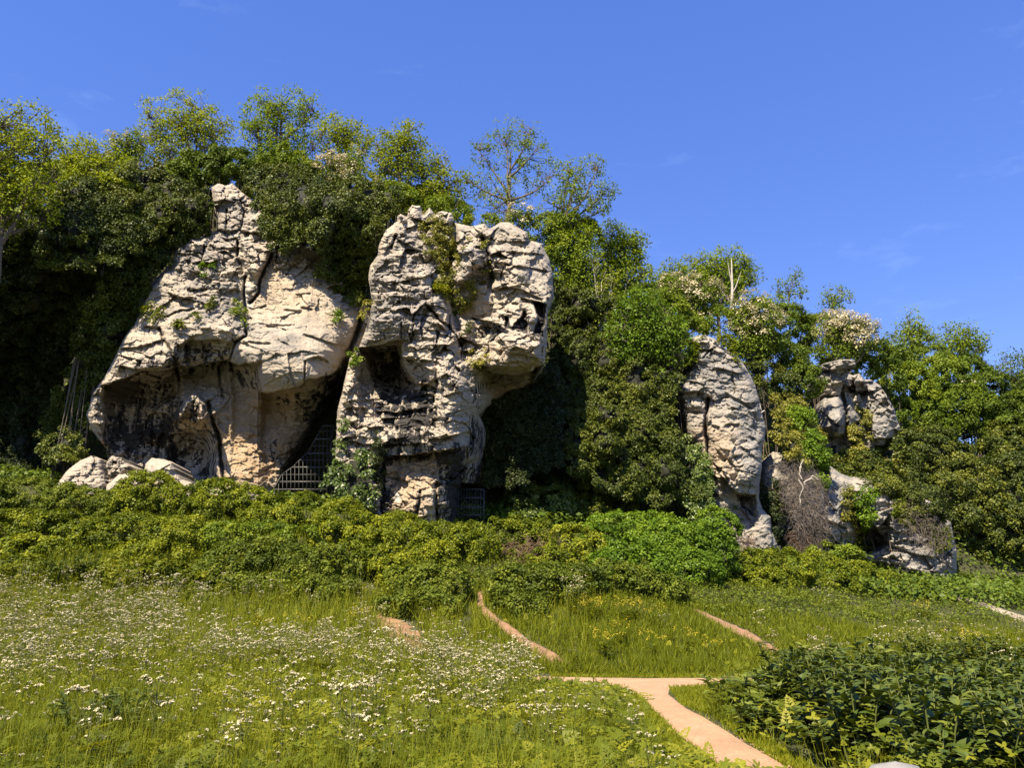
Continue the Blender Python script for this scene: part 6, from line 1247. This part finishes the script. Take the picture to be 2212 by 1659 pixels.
# ------------------------------------------------------------------ comfrey
def comfrey(seed, H, n, spread, ll=(.11, .25)):
    rng = np.random.default_rng(seed); ms, ml = MB(), MB()
    ns = 9
    for k in range(ns):
        a = k * 2.4 + rng.random(); t = spread * math.sqrt((k + .5) / ns)
        e = np.array([math.cos(a) * t, math.sin(a) * t, H * rng.uniform(.7, 1.0)])
        b = e * [.35, .35, 0]; st = resample([b, (b + e) / 2 + [0, 0, .12 * H], e], 7); ms.tube(st, np.linspace(.011, .005, 7), 5, .4)
        m = n // ns; f = rng.uniform(.12, 1.0, m) ** .8; ang = np.arange(m) * 2.4 + rng.random()
        pos = np.stack([np.interp(f, np.linspace(0, 1, 7), st[:, j]) for j in range(3)], -1)
        d = np.stack([np.cos(ang), np.sin(ang), .45 - .5 * (1 - f)], -1)
        nn = nrm(np.stack([-.5 * np.cos(ang), -.5 * np.sin(ang), 1 + 0 * ang], -1) + .25 * rng.normal(size=(m, 3)))
        L = rng.uniform(*ll, m) * np.interp(f, [0, .5, 1], [1.1, 1.0, .55])
        ml.inst(CF_V, CF_F, pos, frames(nn, rng, d * 2.6), L, rng.random(m))
    return ms.mesh('stem', M['stem'], smooth=True), ml.mesh('leaves', M['comfrey'], smooth=True)
CP = [comfrey(70 + k, h, n, s) for k, (h, n, s) in enumerate(((.85, 243, .42), (.70, 207, .38), (.95, 270, .45), (.42, 180, .44)))]
def put_comfrey(p, k, rz, s, label, group=None):
    e = empty('comfrey_clump', p, label, 'comfrey', group); e.rotation_euler = (0, 0, rz); e.scale = (s, s, s)
    for nm, me in zip(('stem', 'leaves'), CP[k]):
        o = bpy.data.objects.new(nm, me); COL.objects.link(o); o.parent = e
BANK = [(1555, 1520), (1640, 1490), (1760, 1478), (2300, 1470), (2600, 1950), (2050, 1950), (1900, 1800), (1800, 1730), (1720, 1675), (1640, 1620), (1580, 1575)]
rng = np.random.default_rng(21)
# world positions on a jittered lattice inside the bank
cx, cyy = np.meshgrid(np.arange(2.0, 16, .52), np.arange(4.6, 19, .56)); cc = np.stack([cx.ravel(), cyy.ravel()], -1) + rng.uniform(-.2, .2, (cx.size, 2))
p3 = np.stack([cc[:, 0], cc[:, 1], ground(cc[:, 0], cc[:, 1])], -1); bx, by = proj(p3)
ok = (sdpoly(bx, by, BANK) > 6) & (bx < 2330) & (cc[:, 1] > 4.7)
dens = np.interp(cc[:, 1], [5, 8, 12, 19], [.80, .9, .95, .95]) * np.where((bx > 2000) & (cc[:, 1] > 9) & (cc[:, 1] < 15), .45, 1)
ok &= (sdpoly(bx, by, BANK) * mD(cc[:, 1], 1560) > .14)
ok &= rng.random(len(cc)) < dens
p3 = p3[ok]; bx = bx[ok]; by = by[ok]
print('comfrey', len(p3))
for p, x in zip(p3, bx):
    sd_ = sdpoly(np.array([x]), np.array([proj(p)[1]]), BANK)[0]
    k = 3 if sd_ * mD(p[1], 1560) < .40 else int(rng.integers(0, 3))
    s = rng.uniform(.9, 1.3) * np.interp(p[1], [4.6, 6, 8, 10], [.7, .85, .95, 1.05])
    put_comfrey(p, k, rng.random() * 6.28, s, 'broad leaved comfrey clump in the dark bank right of the path', 'comfrey clumps of the bank right of the path')
for k, (x, y, s) in enumerate(((1985, 1450, 1.0), (2030, 1448, 1.0), (2090, 1455, .95), (2150, 1455, 1.0), (2200, 1452, 1.0), (2060, 1470, .9))):
    put_comfrey(hit(x, y)[0], k % 3, k * 2.1, s, 'comfrey clump in the dark row at the far right of the bank', 'far row of comfrey clumps')
for k, (x, y, s, lab) in enumerate(((150, 1700, .95, 'large leaved comfrey clump in the lower left of the meadow'), (240, 1690, .9, 'dark comfrey clump in the shade right beside the lower left clump'), (195, 1640, .9, 'comfrey clump at the back of the lower left patch'), (275, 1655, .85, 'comfrey clump spreading at the right of the lower left patch'),
                             (690, 1232, 1.0, 'single dock plant on the grey nettle mound'), (1215, 1262, .8, 'single dock plant between the hedge and the nettle mound'), (120, 1285, 1.0, 'burdock clump at the left edge of the bank'), (180, 1280, 1.0, 'burdock clump right of the left edge burdock'))):
    pp = hit(x, y)[0]
    if k in (4, 5): pp = P(x, y + 8, 25.6 if k == 4 else 25.4)
    put_comfrey(pp, (0, 2, 1, 2, 1, 1, 0, 2)[k], k * 1.1, s * (1.25 if k > 3 else 1), lab)

# ------------------------------------------------------------------ ground cover (nobody could count it)
rng = np.random.default_rng(31)
def keep(c, pad=2):
    dx, dy = proj(c); return ~on_track(dx, dy, pad)
def stuff(name, label, cat, mb, mat, smooth=False):
    o = add(name, mb.mesh(name, M[mat], smooth=smooth)); o['kind'] = 'stuff'; o['label'] = label; o['category'] = cat; return o
def zone(c):
    dx, dy = proj(c)
    v = (sdpoly(dx, dy, VERGE) > 0) | (sdpoly(dx, dy, VERGE2) > 0)
    bank = sdpoly(dx, dy, BANK) > 0
    near = on_track(dx, dy, 9) & (c[:, 1] < 19)
    return dx, dy, v | near, bank
# grass blades
mb = MB()
c = scatter_ground(230000, 3.9, 31, -.80, .86, rng, .75); c = c[keep(c, 1)]
dx, dy, verge, bank = zone(c); Y = c[:, 1]
slope = (Y > 18.2) & (dx > 960)
h = np.where(slope, rng.uniform(.12, .34, len(c)), rng.uniform(.22, .72, len(c)) * np.where(bank, .6, 1))
pat = sst(.5 + 1.6 * fbm(c[:, 0] * .5, c[:, 1] * .5, 91, 3)); h = h * (.6 + .6 * pat)
h = np.where(verge, rng.uniform(.03, .10, len(c)), h)
h = h * np.where(rng.random(len(c)) < .25, 1.25, 1)
h = hlimit(dx, dy, Y, h); h = np.where((Y < 6), h * .7, h)
ok = (h > .02) & ~(bank & (rng.random(len(c)) < .8)); c, h, Y, verge, slope, pat = c[ok], h[ok], Y[ok], verge[ok], slope[ok], pat[ok]
n = nrm(np.stack([rng.normal(size=len(c)) * .28, rng.normal(size=len(c)) * .28, np.ones(len(c))], -1))
w = np.maximum(.005, .00062 * Y) * rng.uniform(.7, 1.4, len(c))
mb.inst(BL_V, BL_F, c, frames(n, rng), np.stack([w, h, h], -1), np.clip(.25 + .45 * rng.random(len(c)) + np.where(verge, .15, 0) + np.where(slope, -.1, .0) + .25 * (pat - .5), 0, 1))
stuff('grass', 'long green grass all over the meadow and the slope', 'grass', mb, 'grass')
mb = MB()
c = scatter_ground(90000, 18.3, 26.5, -.05, .86, rng, 1.0); dx, dy = proj(c); c = c[keep(c, -1) & (dx > 880)]
Y = c[:, 1]; h = rng.uniform(.10, .30, len(c)) * (.6 + .8 * sst(.5 + 1.5 * fbm(c[:, 0] * .8, c[:, 1] * .8, 191, 3)))
n = nrm(np.stack([rng.normal(size=len(c)) * .5, rng.normal(size=len(c)) * .5, np.ones(len(c))], -1))
mb.inst(BL_V, BL_F, c, frames(n, rng), np.stack([.00075 * Y * rng.uniform(.7, 1.4, len(c)), h, h], -1), np.clip(.1 + .7 * rng.random(len(c)), 0, 1))
stuff('grass', 'lush green grass on the slope above the path junction', 'grass', mb, 'grass')
mb = MB()
c = scatter_ground(9000, 5, 23.5, -.80, .10, rng, .8); dx, dy, verge, bank = zone(c)
h = hlimit(dx, dy, c[:, 1], rng.uniform(.6, 1.05, len(c))); ok = keep(c, 6) & ~verge & ~bank & (h > .45); c, h, Y = c[ok], h[ok], c[ok][:, 1]
n = nrm(np.stack([rng.normal(size=len(c)) * .18, rng.normal(size=len(c)) * .18, np.ones(len(c))], -1)); R_ = frames(n, rng)
mb.inst(BL_V, BL_F, c, R_, np.stack([np.maximum(.004, .0005 * Y), h * .6, h], -1), .55 + .45 * rng.random(len(c)))
tipp = c + np.einsum('nij,j->ni', R_, np.array([0, .35 * .6, .97])) * h[:, None]
far_ = c[:, 1] > 8
clump_leaves(mb, tipp[far_], n[far_], .04, 4, .022, rng, up=.2, rnd=1.2, bias=.15)
stuff('grass', 'tall flowering grass stalks among the cow parsley', 'grass', mb, 'grass')
# extra short turf beside the path
mb = MB()
q = np.concatenate([in_poly(14000, VERGE, rng), in_poly(6000, VERGE2, rng), in_poly(5000, [(1190, 1455), (1560, 1456), (1560, 1468), (1190, 1466)], rng), in_poly(5000, [(1530, 1540), (1600, 1560), (1680, 1615), (1800, 1700), (1700, 1665), (1590, 1590)], rng)]); c = hit(q[:, 0], q[:, 1]); c = c[keep(c, -5)]
n = nrm(np.stack([rng.normal(size=len(c)) * .45, rng.normal(size=len(c)) * .45, np.ones(len(c))], -1)); h = rng.uniform(.03, .10, len(c))
mb.inst(BL_V, BL_F, c, frames(n, rng), np.stack([np.full(len(c), .013), h, h], -1), np.clip(.35 + .6 * rng.random(len(c)), 0, 1))
stuff('turf', 'short trodden turf along the path edges', 'grass', mb, 'grass')
# ferny and broad herbs under the flowers
mb = MB(); mb2 = MB()
c = scatter_ground(40000, 4.4, 26, -.80, .86, rng, .85); c = c[keep(c, 5)]
dx, dy, verge, bank = zone(c); Y = c[:, 1]; slope = (Y > 18) & (dx > 1000)
ok = ~verge & ~(bank & (rng.random(len(c)) < .55)) & ~(slope & (rng.random(len(c)) < .85)); c, dx, dy, Y = c[ok], dx[ok], dy[ok], Y[ok]
h = hlimit(dx, dy, Y, rng.uniform(.03, .55, len(c)) * np.interp(Y, [4, 7, 12], [.75, 1, 1]))
pos = c + np.stack([0 * h, 0 * h, h], -1)
a = rng.random(len(c)) * 6.28; tip = np.stack([np.cos(a), np.sin(a), .25 + 0 * a], -1) * 2
n = nrm(np.stack([-.3 * np.cos(a), -.3 * np.sin(a) - .25, 1 + 0 * a], -1) + .3 * rng.normal(size=(len(c), 3)))
kind = fbm(c[:, 0] * .55, c[:, 1] * .55, 95, 3) + .25 * rng.normal(size=len(c))
s = rng.uniform(.10, .25, len(c)) * np.interp(Y, [4, 8], [.75, 1]); A = kind < .10
Rm = frames(n, rng, tip); rv = np.clip(.55 * rng.random(len(c)) + .45 * sst(.5 + 1.4 * fbm(c[:, 0] * .8, c[:, 1] * .8, 96, 2)), 0, 1)
mb.inst(FE_V, FE_F, pos[A], Rm[A], s[A], rv[A])
mb2.inst(LO_V, LO_F, pos[~A], Rm[~A], s[~A] * np.interp(Y[~A], [5, 14, 20], [.42, .5, .4]), rv[~A])
stuff('ferny_herbs', 'ferny green leaves filling the meadow below the flowers', 'herbs', mb, 'herb')
stuff('broad_herbs', 'broad lobed leaves filling the front of the meadow', 'herbs', mb2, 'herb')
# low leafy cover on the banks, so no bare soil shows between the bushes
mb = MB()
c = scatter_ground(16000, 17, 36, -.80, .86, rng, .7); dx, dy = proj(c); c = c[keep(c, 3) & (np.hypot(c[:, 0] - PIT[0], c[:, 1] - PIT[1]) > .75) & (c[:, 1] > np.interp(dx, [0, 900, 1000, 1600, 1700, 2300], [22.3, 22.8, 24.6, 24.8, 26, 32]))]
clump_leaves(mb, c + [0, 0, .06], np.tile([0, -.3, 1.], (len(c), 1)), .22, 10, .09, rng, up=.8)
stuff('undergrowth', 'low leafy undergrowth between the bushes on the bank', 'undergrowth', mb, 'nettle')
mb = MB()
c = scatter_ground(15000, 35, 70, -.85, .95, rng, 1.0)
clump_leaves(mb, c + [0, 0, .3], np.tile([0, -.6, .8], (len(c), 1)), .7, 14, .2, rng, up=.5)
stuff('undergrowth', 'dark leafy undergrowth on the hillside between the trees', 'undergrowth', mb, 'shrub_dark')
# pebbles on the path
mb = MB()
q = in_poly(900, TRACKS[1], rng); c = hit(q[:, 0], q[:, 1]); c[:, 2] += .045
PB_V = np.array([(-.5, -.4, 0), (.5, -.45, 0), (.55, .4, 0), (-.45, .5, 0), (-.28, -.2, .35), (.3, -.25, .3), (.25, .3, .38), (-.2, .25, .32)]); PB_F = np.array([(4, 5, 6, 7), (0, 1, 5, 4), (1, 2, 6, 5), (2, 3, 7, 6), (3, 0, 4, 7)])
mb.inst(PB_V, PB_F, c, frames(np.tile([0, 0, 1.], (len(c), 1)), rng), rng.uniform(.006, .018, len(c)), rng.random(len(c)))
stuff('gravel', 'loose small stones on the pink path', 'gravel', mb, 'path')
